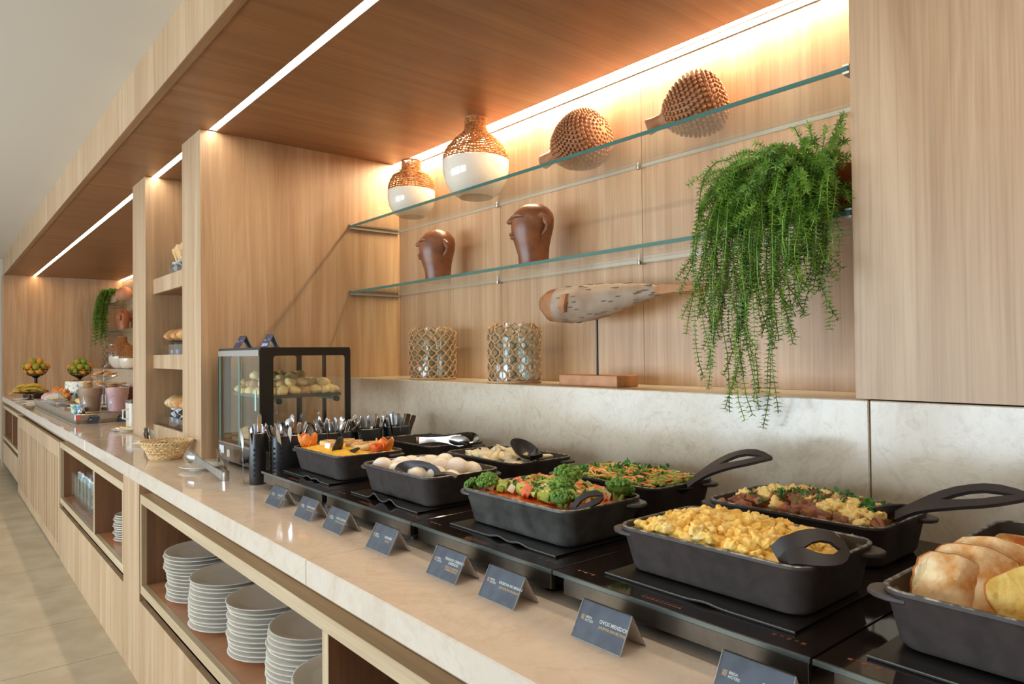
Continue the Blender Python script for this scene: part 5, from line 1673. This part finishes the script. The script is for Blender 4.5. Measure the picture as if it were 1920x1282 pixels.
def fern(t, paths, step, L, W, seed, nper=5):
    r_ = random.Random(seed)
    for ci, ctrl in enumerate(paths):
        m = 60
        pts = [bez(ctrl, i / m) for i in range(m + 1)]
        pts = [p + Vector((0.012 * noise.noise(Vector((p.z * 7, ci * 3.3, 0))), 0.012 * noise.noise(Vector((p.z * 7, ci * 3.3, 9))), 0)) for p in pts]
        g = MB()
        g.tube(pts[::4], 0.0013, 3)
        acc = 0.0
        for a, b in zip(pts[:-1], pts[1:]):
            acc += (b - a).length
            if acc < step:
                continue
            acc = 0.0
            tn = (b - a).normalized()
            x = tn.cross(Vector((0.3, 0.5, 0.8))).normalized()
            y = tn.cross(x)
            ph = r_.uniform(0, 6.28)
            for j in range(nper):
                an = ph + 2 * PI * j / nper + r_.uniform(-0.4, 0.4)
                d = (x * math.cos(an) + y * math.sin(an) + tn * r_.uniform(0.15, 0.75)).normalized()
                w = d.cross(tn).normalized() * W * r_.uniform(0.8, 1.2)
                l = L * r_.uniform(0.7, 1.15)
                k = d.cross(w).normalized() * (W * 0.7)
                g.add([b, b + d * l * 0.4 + w, b + d * l - tn * 0.002, b + d * l * 0.4 - w, b + d * l * 0.4 + k], [(0, 1, 2, 3), (0, 4, 1), (1, 4, 2), (2, 4, 3), (3, 4, 0)])
        g.build('frond', NEEDLE, t, smooth=False)


t = thing('trailing_plant', 'bushy green artificial plant trailing over the lower glass shelf', 'plant', (0, 0, 0))
MB().lathe([(0.052, 1.7015), (0.056, 1.704), (0.074, 1.82), (0.078, 1.825), (0.078, 1.84), (0.070, 1.84), (0.066, 1.81), (0.004, 1.80)], 24, (2.135, 1.165, 0)).build('pot', POT, t)
r_ = random.Random(77)
paths = []
for k in range(128):
    u = (k + r_.random()) / 128
    xe = 1.850 + 0.37 * u ** 0.9
    ye = r_.uniform(0.90, 1.000)
    if xe < 1.88:
        low = 1.30 + 0.24 * r_.random()
    elif xe < 1.97:
        low = 1.20 + 0.36 * r_.random() ** 1.3
    elif xe < 2.09:
        low = 1.165 + 0.40 * r_.random() ** 1.1
    else:
        low = 1.385 + 0.30 * r_.random()
    if k % 5 in (0, 2, 4):
        low = max(low, 1.36 + 0.26 * r_.random())
    x0, z0 = xe + 0.5 * (2.06 - xe) + r_.uniform(-0.04, 0.04), 1.76 + 0.12 * r_.random()
    paths.append([(x0, r_.uniform(1.0, 1.12), z0), (xe + 0.03 + r_.uniform(-0.03, 0.03), ye + 0.02, z0 + 0.06), (xe + r_.uniform(-0.03, 0.03), ye - 0.02, z0 - 0.08), (xe + r_.uniform(-0.04, 0.04), ye, 1.60 - 0.1 * r_.random()), (xe + r_.uniform(-0.05, 0.05), ye, low + 0.12), (xe + r_.uniform(-0.07, 0.07), min(ye + r_.uniform(-0.02, 0.02), 1.0), low)])
for k in range(230):
    a, e = r_.uniform(0, 6.28), r_.uniform(-0.6, 1.0)
    q_ = r_.uniform(0.2, 0.9)
    c = Vector((2.05 + 0.15 * q_ * math.cos(a), 1.06 + 0.10 * q_ * math.sin(a), 1.785 + 0.07 * r_.uniform(-1, 1)))
    d = Vector((math.cos(a + r_.uniform(-0.7, 0.7)) * 0.8 - 0.25, math.sin(a + r_.uniform(-0.7, 0.7)) * 0.8 - 0.15, e * 0.7)).normalized()
    L = r_.uniform(0.07, 0.15)
    tip = c + d * L + Vector((0, 0, -0.35 * L))
    tip.x, tip.y = min(tip.x, 2.236), min(tip.y, 1.29)
    if tip.y > 1.005 and tip.z < 1.715:
        tip.z = 1.72
    mid = c + d * L * 0.6 + Vector((0, 0, 0.12 * L))
    mid.x, mid.y = min(mid.x, 2.236), min(mid.y, 1.29)
    paths.append([c, mid, tip])
for xt, yt, zt in ((2.00, 1.0, 1.915), (2.11, 1.0, 1.93), (2.235, 1.0, 1.925), (2.235, 1.02, 1.90), (2.06, 0.98, 1.89), (2.18, 1.03, 1.92), (2.225, 0.98, 1.865), (1.94, 1.0, 1.875), (2.2, 1.06, 1.93), (2.15, 1.0, 1.925), (1.90, 1.0, 1.83), (1.88, 0.97, 1.80), (2.22, 1.0, 1.89)):
    paths.append([(2.10 + 0.3 * (xt - 2.1), 1.10, 1.80), ((2.11 + xt) / 2, (1.12 + yt) / 2, zt - 0.03), (xt, yt, zt)])
fern(t, paths, 0.0078, 0.0160, 0.0021, 3, 5)

# ================================================================ BREAD SHELVES
BREAD = simple('bread_crust', C(222, 168, 106), 0.5, 0, C(190, 120, 62), 10, 0.1, 0.002, var=0.08, stops=(0.3, 0.6))
BREAD_W = simple('bread_pale', C(232, 202, 156), 0.55, 0, C(214, 170, 116), 12, 0.1, 0.002, var=0.06)
SLICE = simple('bread_slice', C(222, 210, 176), 0.7, 0, C(206, 186, 142), 60)
TRAYB = simple('tray_dark', C(34, 29, 28), 0.35)
NAPKIN = simple('napkin', C(222, 222, 222), 0.6, 0, C(150, 150, 154), 90)
CLEARB = glassy('acrylic', (0.90, 0.89, 0.86), 1.0, 0.02)
BLUE = simple('blue_ink', C(48, 92, 190), 0.5, 0, C(210, 220, 240), 260, stops=(0.46, 0.5))
loaf = [MB().blob((0, 0, 0), (1.5, 0.78, 0.68), 0.16, 1.2, k, 3).mesh('loaf', angle=180) for k in range(3)]
LOAF_A, LOAF_B = with_mat(loaf, BREAD), with_mat(loaf, BREAD_W)
LEV = (('lowest', 0.934), ('middle', 1.334), ('top', 1.762))
for li, (nm, z) in enumerate(LEV):
    t = thing('bread_tray', 'dark tray on a clear riser on the %s bread shelf' % nm, 'tray', (-1.13, 0.46, z))
    hz = (0.135, 0.118, 0.125)[li]
    MB().box(-0.24, 0.30, -0.065, 0.13, hz, hz + 0.008).build('tray', TRAYB, t, smooth=False, bevel=0.002)
    MB().box(-0.18, 0.30, -0.045, -0.04, 0.001, hz).box(-0.18, -0.175, -0.04, 0.10, 0.001, hz).build('riser', CLEARB, t, smooth=False)
    r_ = random.Random(200 + li)
    k = 0
    for i in range(7):
        for j in range(2 if i % 2 else 1):
            x, y = -1.345 + i * 0.064, 0.44 + 0.075 * j + r_.uniform(-0.01, 0.01)
            if li == 2:
                o = MB().box(-0.05, 0.05, -0.05, 0.05, -0.009, 0.009).build('bread_slice', None, None, bevel=0.004)
                o.data.materials.append(SLICE)
                o.data.materials.append(BREAD)
                for p in o.data.polygons:
                    p.material_index = 0 if abs(p.normal.z) > 0.9 else 1
                o.location, o.rotation_euler = (x + 0.03, y + 0.01, z + hz + 0.062 + 0.012 * j + 0.004 * i), (0.2, 1.0, 0.3)
                tag(o, 'square white bread slice leaning in the row on the top bread shelf', 'bread', 'bread slices on the top bread shelf')
            else:
                o = link('bread_roll', (LOAF_B if (i < 2 and li == 0) else LOAF_A)[r_.randrange(3)], None)
                o.location = (x, y, z + hz + 0.042 + 0.036 * j)
                o.rotation_euler = (0, -0.1, 1.75 + r_.uniform(-0.3, 0.3))
                o.scale = (0.050, 0.046, 0.056)
                tag(o, 'golden bread roll piled on the %s bread shelf' % nm, 'bread roll', 'bread rolls on the %s bread shelf' % nm)
    for q, dx in enumerate((-0.165, -0.055)):
        s = thing('price_tag', '%s dark tag with blue writing hanging from the %s bread tray' % (('first', 'second')[q], nm), 'tag', (-1.13 + dx, 0.388, z + hz - 0.005))
        MB().box(-0.03, 0.03, 0, 0.002, -0.075, 0.0).build('card', simple('tag_dark', C(52, 48, 54), 0.3), s, smooth=False)
        MB().box(-0.024, 0.024, -0.001, -0.0002, -0.066, -0.040).build('blue_writing', BLUE, s, smooth=False)
    if li != 1:
        rows = []
        for i in range(9):
            u = i / 8
            rows.append([(-0.08 + 0.16 * v / 6, -0.075 - 0.012 * math.sin(v * 1.9 + i), hz + 0.012 - 0.055 * u * (0.6 + 0.4 * math.sin(v * 1.3)) + 0.0) for v in range(7)])
        vs = [p for row in rows for p in row] + [(p[0], p[1] + 0.0015, p[2]) for row in rows for p in row]
        fs = []
        for i in range(8):
            for j in range(6):
                fs += [(i * 7 + j, i * 7 + j + 1, i * 7 + j + 8, i * 7 + j + 7), (63 + i * 7 + j, 63 + i * 7 + j + 7, 63 + i * 7 + j + 8, 63 + i * 7 + j + 1)]
        o = MB().add(vs, fs).build('paper_napkin', NAPKIN, None)
        o.location = (-1.13 + (-0.06 if li == 0 else -0.02), 0.46, z)
        tag(o, 'white lace napkin hanging over the edge of the %s bread tray' % nm, 'napkin')

# ================================================================ FAR BUFFET
# cold tray
t = thing('cold_tray', 'long stainless steel cold tray carrying jugs and cakes', 'tray', (-5.35, 0.11, 0.90))
MB().box(0, 2.60, 0, 0.72, 0.024, 0.066).build('rim', STEEL, t, smooth=False, bevel=0.002)
MB().box(0.008, 2.592, 0.008, 0.712, 0.001, 0.0239).build('base', STEEL_BRUSH, t, smooth=False)
o = MB().box(2.6003, 2.6012, 0.004, 0.03, 0.028, 0.058).build('red_label', simple('label_red', C(214, 96, 90), 0.5), t, smooth=False)
for x, y, lb in ((-2.72, 0.225, 'small dark card in front of the brown drink jug'), (-2.72, 0.415, 'small dark card in front of the pink drink jug')):
    tent_card(x, y, 0.90, lb, '', '', math.radians(60), 0.07, 0.028, 0.05, simple('dark_card', C(40, 36, 42), 0.3), False, group='small cards at the cold tray')
JUGG = glassy('jug_glass', (0.93, 0.95, 0.95), 1.0, 0.02)


def jug(x, y, z, r, h, drink, label, fill=0.9):
    t = thing('drink_jug', label, 'jug', (x, y, z))
    MB().lathe([(r * 0.74, 0), (r * 0.76, 0.004), (r * 0.84, h * 0.62), (r * 0.93, h * 0.66), (r, h), (r * 0.98, h), (r * 0.91, h * 0.66), (r * 0.80, h * 0.60), (r * 0.72, 0.008), (0.004, 0.008)], 24).build('glass', JUGG, t)
    MB().lathe([(r * 0.70, 0.010), (r * 0.78, h * 0.60), (r * 0.89, h * 0.67), (r * 0.955, h * fill), (0.004, h * fill)], 24).build('drink', drink, t)
    d = Vector((0.85, -0.53, 0)).normalized()
    MB().tube([d * r * 0.88 + Vector((0, 0, h * 0.62)), d * (r + 0.026) + Vector((0, 0, h * 0.60)), d * (r + 0.028) + Vector((0, 0, h * 0.35)), d * (r + 0.018) + Vector((0, 0, h * 0.14)), d * r * 0.80 + Vector((0, 0, h * 0.12))], 0.007, 7).build('handle', JUGG, t)
    return t


jug(-2.92, 0.235, 0.9665, 0.082, 0.198, simple('choc_drink', C(176, 130, 102), 0.4, 0, C(188, 146, 118), 12), 'glass jug of brown chocolate drink on the cold tray')
jug(-2.825, 0.385, 0.9665, 0.082, 0.198, simple('pink_drink', C(232, 172, 174), 0.4, 0, C(236, 184, 184), 12), 'glass jug of pink drink on the cold tray')
jug(-3.05, 0.665, 0.9665, 0.075, 0.19, simple('cream_drink', C(222, 202, 178), 0.4), 'glass jug of pale drink half hidden by the far pillar')
# white dispenser behind the pillar edge
t = thing('drink_dispenser', 'white drink container with dark lid beside the far pillar', 'container', (-2.27, 0.425, 0.90))
MB().loft([rrect(0, 0, 0.075, 0.075, 0.02, 0.0), rrect(0, 0, 0.078, 0.078, 0.02, 0.16)]).build('body', simple('dispenser_white', C(214, 206, 190), 0.35), t)
MB().loft([rrect(0, 0, 0.08, 0.08, 0.02, 0.1602), rrect(0, 0, 0.08, 0.08, 0.02, 0.178)]).build('lid', simple('lid_grey', C(86, 78, 72), 0.4), t)
MB().tube([(0.03, -0.08, 0.12), (0.03, -0.11, 0.115), (0.03, -0.11, 0.06), (0.03, -0.08, 0.05)], 0.007, 7).build('handle', simple('dispenser_handle', C(226, 222, 214), 0.3), t)
# yoghurt cups, foil
for i, (x, y, c, lb) in enumerate(((-2.98, 0.155, C(226, 232, 226), 'white and green yoghurt cup beside the brown drink jug'), (-2.93, 0.185, C(150, 196, 222), 'pale blue yoghurt cup beside the brown drink jug'))):
    t = thing('yoghurt_cup', lb, 'cup', (x, y - 0.012, 0.9665))
    MB().lathe([(0.024, 0), (0.030, 0.052), (0.032, 0.054), (0.032, 0.057), (0.004, 0.057)], 18).build('cup', simple('cup_%d' % i, c, 0.4, 0, (C(96, 170, 110), C(90, 160, 214))[i], 40), t)
    MB().lathe([(0.0325, 0.0572), (0.0325, 0.0585), (0.004, 0.0585)], 18).build('foil_lid', simple('foil_white', C(224, 222, 220), 0.3), t)
o = MB().blob((0, 0, 0), (0.035, 0.022, 0.022), 0.5, 3, 3, 3).build('foil_wrap', simple('foil', C(214, 214, 214), 0.2, 1.0), None, angle=5)
o.location = (-2.86, 0.165, 0.987)
tag(o, 'crumpled silver foil pack at the foot of the brown drink jug', 'foil')
# cheese and cold meats on the tray
CHEESE_Y = simple('cheese_yellow', C(238, 218, 150), 0.5, 0, C(228, 200, 120), 30)
for x, y, rx, ry, rz_, m_, nm, lb in ((-3.35, 0.29, 0.12, 0.075, 0.045, CHEESE_Y, 'cheese_wedge', 'pale yellow cheese wedge on the cold tray behind the yoghurts'), (-3.86, 0.34, 0.12, 0.08, 0.03, simple('pancake', C(226, 186, 132), 0.6), 'flat_cake', 'pale flat cake behind the cheese on the cold tray')):
    p_ = link('small_plate', plate_mesh(0.15, 0.016, 'oval_plate'), CHINA)
    p_.location = (x, y, 0.9665)
    tag(p_, 'white oval plate under the %s' % nm.replace('_', ' '), 'plate')
    o = MB().blob((0, 0, 0), (rx, ry, rz_), 0.2, 1.5, 2, 3).build(nm, m_, None)
    o.location = (x, y, 0.9765 + rz_ * 0.85)
    tag(o, lb, 'food')
# raised cold-cut stand with orange preserve
t = thing('cold_cut_stand', 'raised steel platter with clear legs at the outer edge of the cold tray', 'stand', (-4.25, 0.27, 0.9665))
MB().box(-0.28, 0.28, -0.14, 0.14, 0.030, 0.036).build('platter', STEEL, t, smooth=False)
for lx in (-0.25, 0.25):
    for ly in (-0.12, 0.12):
        MB().lathe([(0.011, 0), (0.011, 0.0298)], 10, (lx, ly, 0)).build('leg', JUGG, t)
o = MB().loft([[(-0.10, -0.06, 0), (0.09, -0.05, 0), (0.08, 0.05, 0), (-0.09, 0.06, 0)], [(-0.10, -0.06, 0.006), (0.09, -0.05, 0.006), (0.08, 0.05, 0.006), (-0.09, 0.06, 0.006)]]).build('cheese_slices', CHEESE_Y, None, False)
o.location = (-4.40, 0.20, 1.003)
tag(o, 'yellow cheese slices spread on the raised steel platter', 'cheese')
t = thing('preserve_bowl', 'clear bowl of orange peach preserve on the raised platter', 'bowl', (-4.18, 0.24, 1.0028))
MB().lathe([(0.05, 0), (0.062, 0.004), (0.068, 0.075), (0.066, 0.075), (0.059, 0.008), (0.004, 0.006)], 20).build('glass', JUGG, t)
m = MB()
r_ = random.Random(3)
for k in range(16):
    a, q = r_.uniform(0, 6.28), r_.uniform(0, 0.036)
    m.blob((q * math.cos(a), q * math.sin(a), 0.018 + 0.07 * k / 16), (0.026, 0.022, 0.02), 0.2, 2, k, 2)
m.build('fruit', simple('peach', C(236, 144, 40), 0.2, 0, C(214, 112, 24), 20), t)
# cakes
t = thing('round_cake', 'large round white cake with coloured sprinkles', 'cake', (-4.55, 0.42, 0.9665))
MB().lathe([(0.07, 0), (0.075, 0.004), (0.02, 0.012), (0.02, 0.07), (0.16, 0.078), (0.16, 0.084), (0.004, 0.084)], 28).build('cake_stand', JUGG, t)
SPR = simple('cake_icing', C(228, 218, 196), 0.6, 0, C(80, 140, 160), 38, stops=(0.36, 0.40), detail=2)
MB().lathe([(0.142, 0.0845), (0.148, 0.09), (0.147, 0.175), (0.138, 0.185), (0.004, 0.187)], 36).build('cake_body', SPR, t)
m = MB()
for k in range(26):
    a, q = r_.uniform(0, 6.28), r_.uniform(0.02, 0.12)
    m.blob((q * math.cos(a), q * math.sin(a), 0.188), (0.012, 0.010, 0.004), 0.3, 2, k, 1)
m.build('chocolate_topping', simple('choc', C(74, 44, 30), 0.5), t)
t = thing('striped_cake', 'low cake with red and white stripes behind the orange preserve', 'cake', (-4.95, 0.24, 0.9665))
MB().box(-0.17, 0.17, -0.10, 0.10, 0.0, 0.006).build('glass_plate', JUGG, t, smooth=False)
ps = [(-0.095, 0.007), (-0.095, 0.03), (-0.07, 0.058), (0.0, 0.066), (0.07, 0.058), (0.095, 0.03), (0.095, 0.007)]
for k in range(13):
    MB().poly(ps, -0.15 + k * 0.0231, -0.15 + (k + 1) * 0.0231 - 0.0003, 'x').build('stripe', (simple('icing_red', C(214, 62, 74), 0.5) if k % 2 else simple('icing_white', C(232, 222, 214), 0.5)), t, smooth=False)
o = MB().loft([[(-0.10, -0.16, 0), (0.10, -0.16, 0), (0.10, 0.16, 0), (-0.10, 0.16, 0)], [(-0.10, -0.16, 0.004), (0.10, -0.16, 0.004), (0.10, 0.16, 0.004), (-0.10, 0.16, 0.004)]]).build('blue_tray', simple('tray_blue', C(176, 204, 216), 0.2), None, False)
o.location = (-4.74, 0.27, 0.9665)
tag(o, 'pale blue serving board between the striped cake and the preserve', 'board')
# pink cake, ladle
o = MB().blob((0, 0, 0), (0.075, 0.055, 0.075), 0.1, 1.5, 2, 3).build('pink_pudding', simple('pink_pudding', C(206, 98, 96), 0.4), None)
o.location = (-3.85, 0.60, 1.041)
tag(o, 'pink dessert half hidden behind the brown drink jug', 'dessert')
o = slotted(MB(), [(-3.56, 0.235, 1.11), (-3.34, 0.225, 1.05), (-3.12, 0.20, 0.985)], (0, -0.8, 0.6), [0.013, 0.010, 0.008], [0] * 3, 0.004).build('steel_tongs', STEEL, None)
tag(o, 'long steel tongs leaning between the white cake and the brown jug', 'tongs')
# dark trays at the back
for x, y, c, nm, lb in ((-5.0, 0.74, C(60, 34, 24), 'glass_dish', 'dark brown dessert in a glass dish behind the white cake'), (-4.35, 0.78, C(110, 34, 26), 'glass_dish', 'dark red jam dish behind the white cake')):
    t = thing(nm, lb, 'dish', (x, y, 0.9665))
    MB().loft([rrect(0, 0, 0.15, 0.09, 0.02, 0.0), rrect(0, 0, 0.17, 0.10, 0.02, 0.15), rrect(0, 0, 0.166, 0.096, 0.02, 0.15), rrect(0, 0, 0.146, 0.086, 0.02, 0.006)]).build('glass', JUGG, t)
    MB().loft([rrect(0, 0, 0.146, 0.086, 0.02, 0.008), rrect(0, 0, 0.162, 0.093, 0.02, 0.125)]).build('dessert', simple('dessert', c, 0.4), t)
# fruit
ORANGE = simple('fruit_orange', C(218, 154, 44), 0.5, 0, C(194, 138, 38), 14, 0.2, 0.001, var=0.12)
TANG = simple('fruit_green', C(170, 156, 44), 0.5, 0, C(110, 128, 40), 7, 0.2, 0.001, var=0.15)
LIME = simple('fruit_lime', C(124, 152, 50), 0.4)
ob_ = MB().lathe([(0.003, -0.9), (0.3, -0.87), (0.7, -0.65), (0.95, -0.25), (1.0, 0.1), (0.9, 0.5), (0.62, 0.8), (0.3, 0.9), (0.08, 0.86), (0.003, 0.82)], 16).mesh('orange', angle=180)
OM = [with_mat([ob_], m_)[0] for m_ in (ORANGE, TANG, LIME)]
BASKET_D = simple('bowl_dark', C(44, 36, 28), 0.4, 0.5)


def fruit_bowl(x, y, z, r, label, mixl, word):
    t = thing('fruit_bowl', label, 'bowl', (x, y, z), 0, 'tall bowls of citrus fruit')
    MB().lathe([(0.10, 0), (0.105, 0.005), (0.02, 0.02), (0.016, 0.14), (0.05, 0.17)], 20).build('pedestal', BASKET_D, t)
    m = MB()
    for k in range(5):
        u = k / 4
        rr = r * (0.45 + 0.55 * math.sin(u * PI / 2))
        m.tube([(rr * math.cos(2 * PI * j / 28), rr * math.sin(2 * PI * j / 28), 0.172 + 0.105 * u ** 1.4) for j in range(28)], 0.0035, 4, True)
    for j in range(18):
        a = 2 * PI * j / 18
        m.tube([(r * (0.45 + 0.55 * math.sin(u * PI / 2)) * math.cos(a), r * (0.45 + 0.55 * math.sin(u * PI / 2)) * math.sin(a), 0.172 + 0.105 * u ** 1.4) for u in (0, 0.25, 0.5, 0.75, 1)], 0.0025, 4)
    m.build('wire_bowl', BASKET_D, t)
    r_ = random.Random(int(y * 100))
    k = 0
    for lay, (rad, n, dz) in enumerate(((0.03, 3, 0.215), (0.085, 8, 0.235), (0.105, 9, 0.285), (0.05, 5, 0.30), (0.045, 4, 0.345))):
        for j in range(n):
            a = 2 * PI * j / n + lay
            o = link('citrus', OM[mixl[r_.randrange(len(mixl))]], None)
            o.location = (x + rad * math.cos(a), y + rad * math.sin(a), z + dz + r_.uniform(-0.008, 0.008))
            o.rotation_euler = (r_.uniform(-1, 1), r_.uniform(-1, 1), 0)
            o.scale = (r_.uniform(0.034, 0.041),) * 3
            tag(o, word, 'fruit', 'fruit in the %s bowl' % ('first' if y < 0.4 else 'second'))


fruit_bowl(-6.80, 0.262, 0.9405 + 0.05, 0.125, 'tall dark wire bowl of oranges beside the far end wall', (0, 0, 0, 1, 1), 'orange or yellow citrus fruit in the wire bowl above the bananas')
fruit_bowl(-6.80, 0.700, 0.9405 + 0.03, 0.125, 'tall dark wire bowl of greenish citrus near the stone splashback', (1, 1, 1, 0, 2), 'greenish citrus fruit in the wire bowl near the splashback')
for y, h in ((0.262, 0.09), (0.700, 0.07)):
    o = MB().lathe([(0.12, 0), (0.125, 0.004), (0.125, h - 0.001), (0.004, h - 0.001)], 20, (-6.80, y, 0.9003)).build('bowl_riser', BASKET_D)
    tag(o, 'dark round riser under the bowl of %s' % ('oranges' if y < 0.4 else 'greenish citrus'), 'riser')
BAN = simple('banana', C(206, 170, 60), 0.45, 0, C(140, 112, 40), 9, var=0.12, detail=4, stops=(0.3, 0.46))


def banana_mesh(k):
    L = 0.19
    pts, rr = [], []
    for i in range(11):
        u = i / 10
        a = (u - 0.5) * 1.5
        pts.append((0.16 * math.sin(a), 0, 0.16 * (1 - math.cos(a))))
        rr.append([0.004, 0.007, 0.015, 0.020, 0.022, 0.0225, 0.022, 0.020, 0.015, 0.007, 0.003][i])
    return MB().tube(pts, rr, 7).mesh('banana', angle=60)


bm_ = banana_mesh(0)
bm_.materials.append(BAN)
t = thing('banana_stand', 'footed glass stand carrying bananas by the far end wall', 'stand', (-6.30, 0.16, 0.9003))
MB().lathe([(0.06, 0), (0.062, 0.004), (0.015, 0.02), (0.018, 0.07), (0.13, 0.085), (0.165, 0.10), (0.163, 0.102), (0.12, 0.09), (0.004, 0.082)], 28).build('stand', simple('stand_bronze', C(70, 52, 42), 0.25, 0.5), t)
bl = [(-0.05, -0.07, 0.105, 0.0, 1.3), (0.01, -0.075, 0.106, 0.15, 1.35), (-0.02, -0.02, 0.13, 0.1, 1.5), (0.02, 0.03, 0.135, -0.1, 1.4), (-0.05, 0.04, 0.13, 0.3, 1.6), (0.0, 0.08, 0.11, 0.0, 1.5), (-0.03, -0.03, 0.165, 0.2, 1.45), (0.03, 0.04, 0.17, 0.05, 1.6), (-0.06, -0.10, 0.115, 0.9, 0.4), (-0.02, -0.115, 0.125, 0.5, 0.2)]
for i, (dx, dy, dz, tl_, rz_) in enumerate(bl):
    o = link('banana', bm_, None)
    o.location, o.rotation_euler = (-6.30 + dx, 0.16 + dy, 0.9003 + dz), (PI + 0.4 * (i % 3) - 0.4, 0.1, rz_)
    tag(o, 'speckled yellow banana on the footed stand by the far end wall', 'banana', 'bananas on the footed stand')
o = MB().blob((0, 0, 0), (0.07, 0.06, 0.062), 0.1, 1.5, 2, 3).build('papaya', simple('papaya_skin', C(206, 128, 54), 0.5, 0, C(180, 100, 40), 12), None)
o.location = (-5.75, 0.36, 1.005)
tag(o, 'orange brown papaya between the bananas and the white cake', 'fruit')
t = thing('papaya_stand', 'dark footed stand under the papaya', 'stand', (-5.75, 0.36, 0.9003))
MB().lathe([(0.05, 0), (0.052, 0.004), (0.012, 0.012), (0.012, 0.028), (0.07, 0.036), (0.075, 0.042), (0.004, 0.042)], 20).build('stand', BASKET_D, t)
for i, (x, y) in enumerate(((-6.55, 0.12), (-6.05, 0.16), (-5.72, 0.17))):
    small_plate(x, y, 0.10, ('small white plate nearest the far end wall', 'small white plate with dark bits under the banana stand', 'small white plate beside the corner of the cold tray')[i])
# cookies on a two-tier stand
COOK = simple('cookie', C(196, 148, 92), 0.6, 0, C(166, 114, 62), 30, 0.2, 0.002, var=0.1)
t = thing('cookie_stand', 'two-tier stand with wire ring top holding cookies', 'stand', (-3.60, 0.43, 0.9665))
MB().lathe([(0.08, 0), (0.085, 0.004), (0.02, 0.012), (0.02, 0.10), (0.17, 0.112), (0.172, 0.118), (0.004, 0.116)], 28).build('lower_tier', JUGG, t)
MB().lathe([(0.004, 0.2), (0.09, 0.242), (0.105, 0.25), (0.104, 0.252), (0.088, 0.246), (0.004, 0.24)], 28).build('upper_tier', JUGG, t)
MB().lathe([(0.005, 0.118), (0.005, 0.30)], 8).build('rod', STEEL, t)
MB().tube([(0.016 * math.cos(2 * PI * j / 16), 0.016 * math.sin(2 * PI * j / 16) * 0.8, 0.316 + 0.016 * math.sin(2 * PI * j / 16)) for j in range(16)], 0.002, 5, True).build('ring', STEEL, t)
cm = MB().lathe([(0.004, 0), (0.032, 0.001), (0.036, 0.006), (0.032, 0.012), (0.004, 0.014)], 14).mesh('cookie')
cm.materials.append(COOK)
for q, (dx, dy, n) in enumerate(((0.055, -0.125, 6), (0.10, -0.045, 6), (0.11, 0.035, 5), (0.09, 0.11, 5))):
    for k in range(n):
        o = link('cookie', cm, None)
        o.location = (-3.60 + dx + r_.uniform(-0.004, 0.004), 0.43 + dy + r_.uniform(-0.004, 0.004), 0.9665 + 0.1185 + 0.0142 * k)
        o.rotation_euler = (r_.uniform(-0.06, 0.06), r_.uniform(-0.06, 0.06), 0)
        tag(o, '%s cookie of the %s cookie stack from the brown jug' % (ORD[n - 1 - k], ('first', 'second', 'third', 'fourth')[q]), 'cookie', 'stacked cookies on the lower tier')
for k in range(12):
    a = k * 2.4
    q = 0.018 + 0.055 * (k / 12)
    o = link('cookie', cm, None)
    o.location = (-3.60 + q * math.cos(a), 0.43 + q * math.sin(a), 0.9665 + 0.262 + 0.012 * (1 - k / 12))
    o.rotation_euler = (r_.uniform(-0.4, 0.4), r_.uniform(-0.4, 0.4), 0)
    o.scale = (0.85, 0.85, 0.85)
    tag(o, 'small brown cookie heaped on the upper tier of the cookie stand', 'cookie', 'cookies on the upper tier')
# far shelves
clay_head(-7.05, 1.215, 1.7005, 1.08, math.radians(25), 'brown clay head on the far glass shelf under the far plant', simple('terracotta_far', C(164, 96, 58), 0.4))
o = MB().blob((0, 0, 0), (0.115, 0.10, 0.095), 0.05, 8, 2, 3).build('clay_ball', simple('ball_clay', C(196, 136, 100), 0.6), None)
o.location = (-6.90, 1.20, 2.0665 + 0.094)
tag(o, 'round clay ornament on the top far shelf', 'ornament')
o = MB().box(-7.28, -7.10, 1.22, 1.29, 2.0665, 2.18).build('wooden_box', WOOD_X, None, False, 0.002)
tag(o, 'small wooden box behind the far plant', 'box')
rope_jar(-7.30, 1.145, 1.2255, 0.14, 0.295, 0.08, 13, 8, 'glass jar in a rope net on the far stone ledge')
vase(-6.75, 1.15, 1.2255, 'white vase with wicker top on the far stone ledge', [(a * 1.05, b * 0.95) for a, b in V2L], [(a * 1.05, b * 1.12) for a, b in V2U], 0.078, 30, 20)
vase(-6.35, 1.15, 1.2255, 'white wicker-topped vase half hidden behind the far pillar', V1L, V1U, 0.062, 30, 18)
t = thing('trailing_plant', 'dark green plant hanging down beside the far shelves', 'plant', (0, 0, 0))
MB().lathe([(0.05, 2.0665), (0.07, 2.07), (0.08, 2.18), (0.07, 2.18), (0.004, 2.16)], 18, (-7.42, 1.17, 0)).build('pot', simple('pot_grey', C(176, 160, 138), 0.5), t)
r_ = random.Random(9)
paths = []
for k in range(74):
    yy = 1.09 - 0.15 * r_.random()
    low = 1.50 + 0.45 * r_.random() ** 0.8
    xx = -7.45 + 0.16 * r_.random()
    paths.append([(-7.42, 1.16, 2.17), (xx, (1.16 + yy) / 2, 2.34), (xx, yy, 2.18), (xx, yy - 0.02 * r_.random(), 1.9), (xx + r_.uniform(-0.03, 0.03), yy + r_.uniform(-0.04, 0.04), low)])
for k in range(30):
    a = r_.uniform(0, 6.28)
    paths.append([(-7.42, 1.16, 2.17), (-7.42 + 0.1 * math.cos(a), 1.15 + 0.10 * math.sin(a), 2.30), (-7.42 + 0.14 * math.cos(a), 1.13 + 0.12 * math.sin(a), 2.16 + 0.08 * r_.random())])
fern(t, paths, 0.024, 0.026, 0.006, 5, 5)
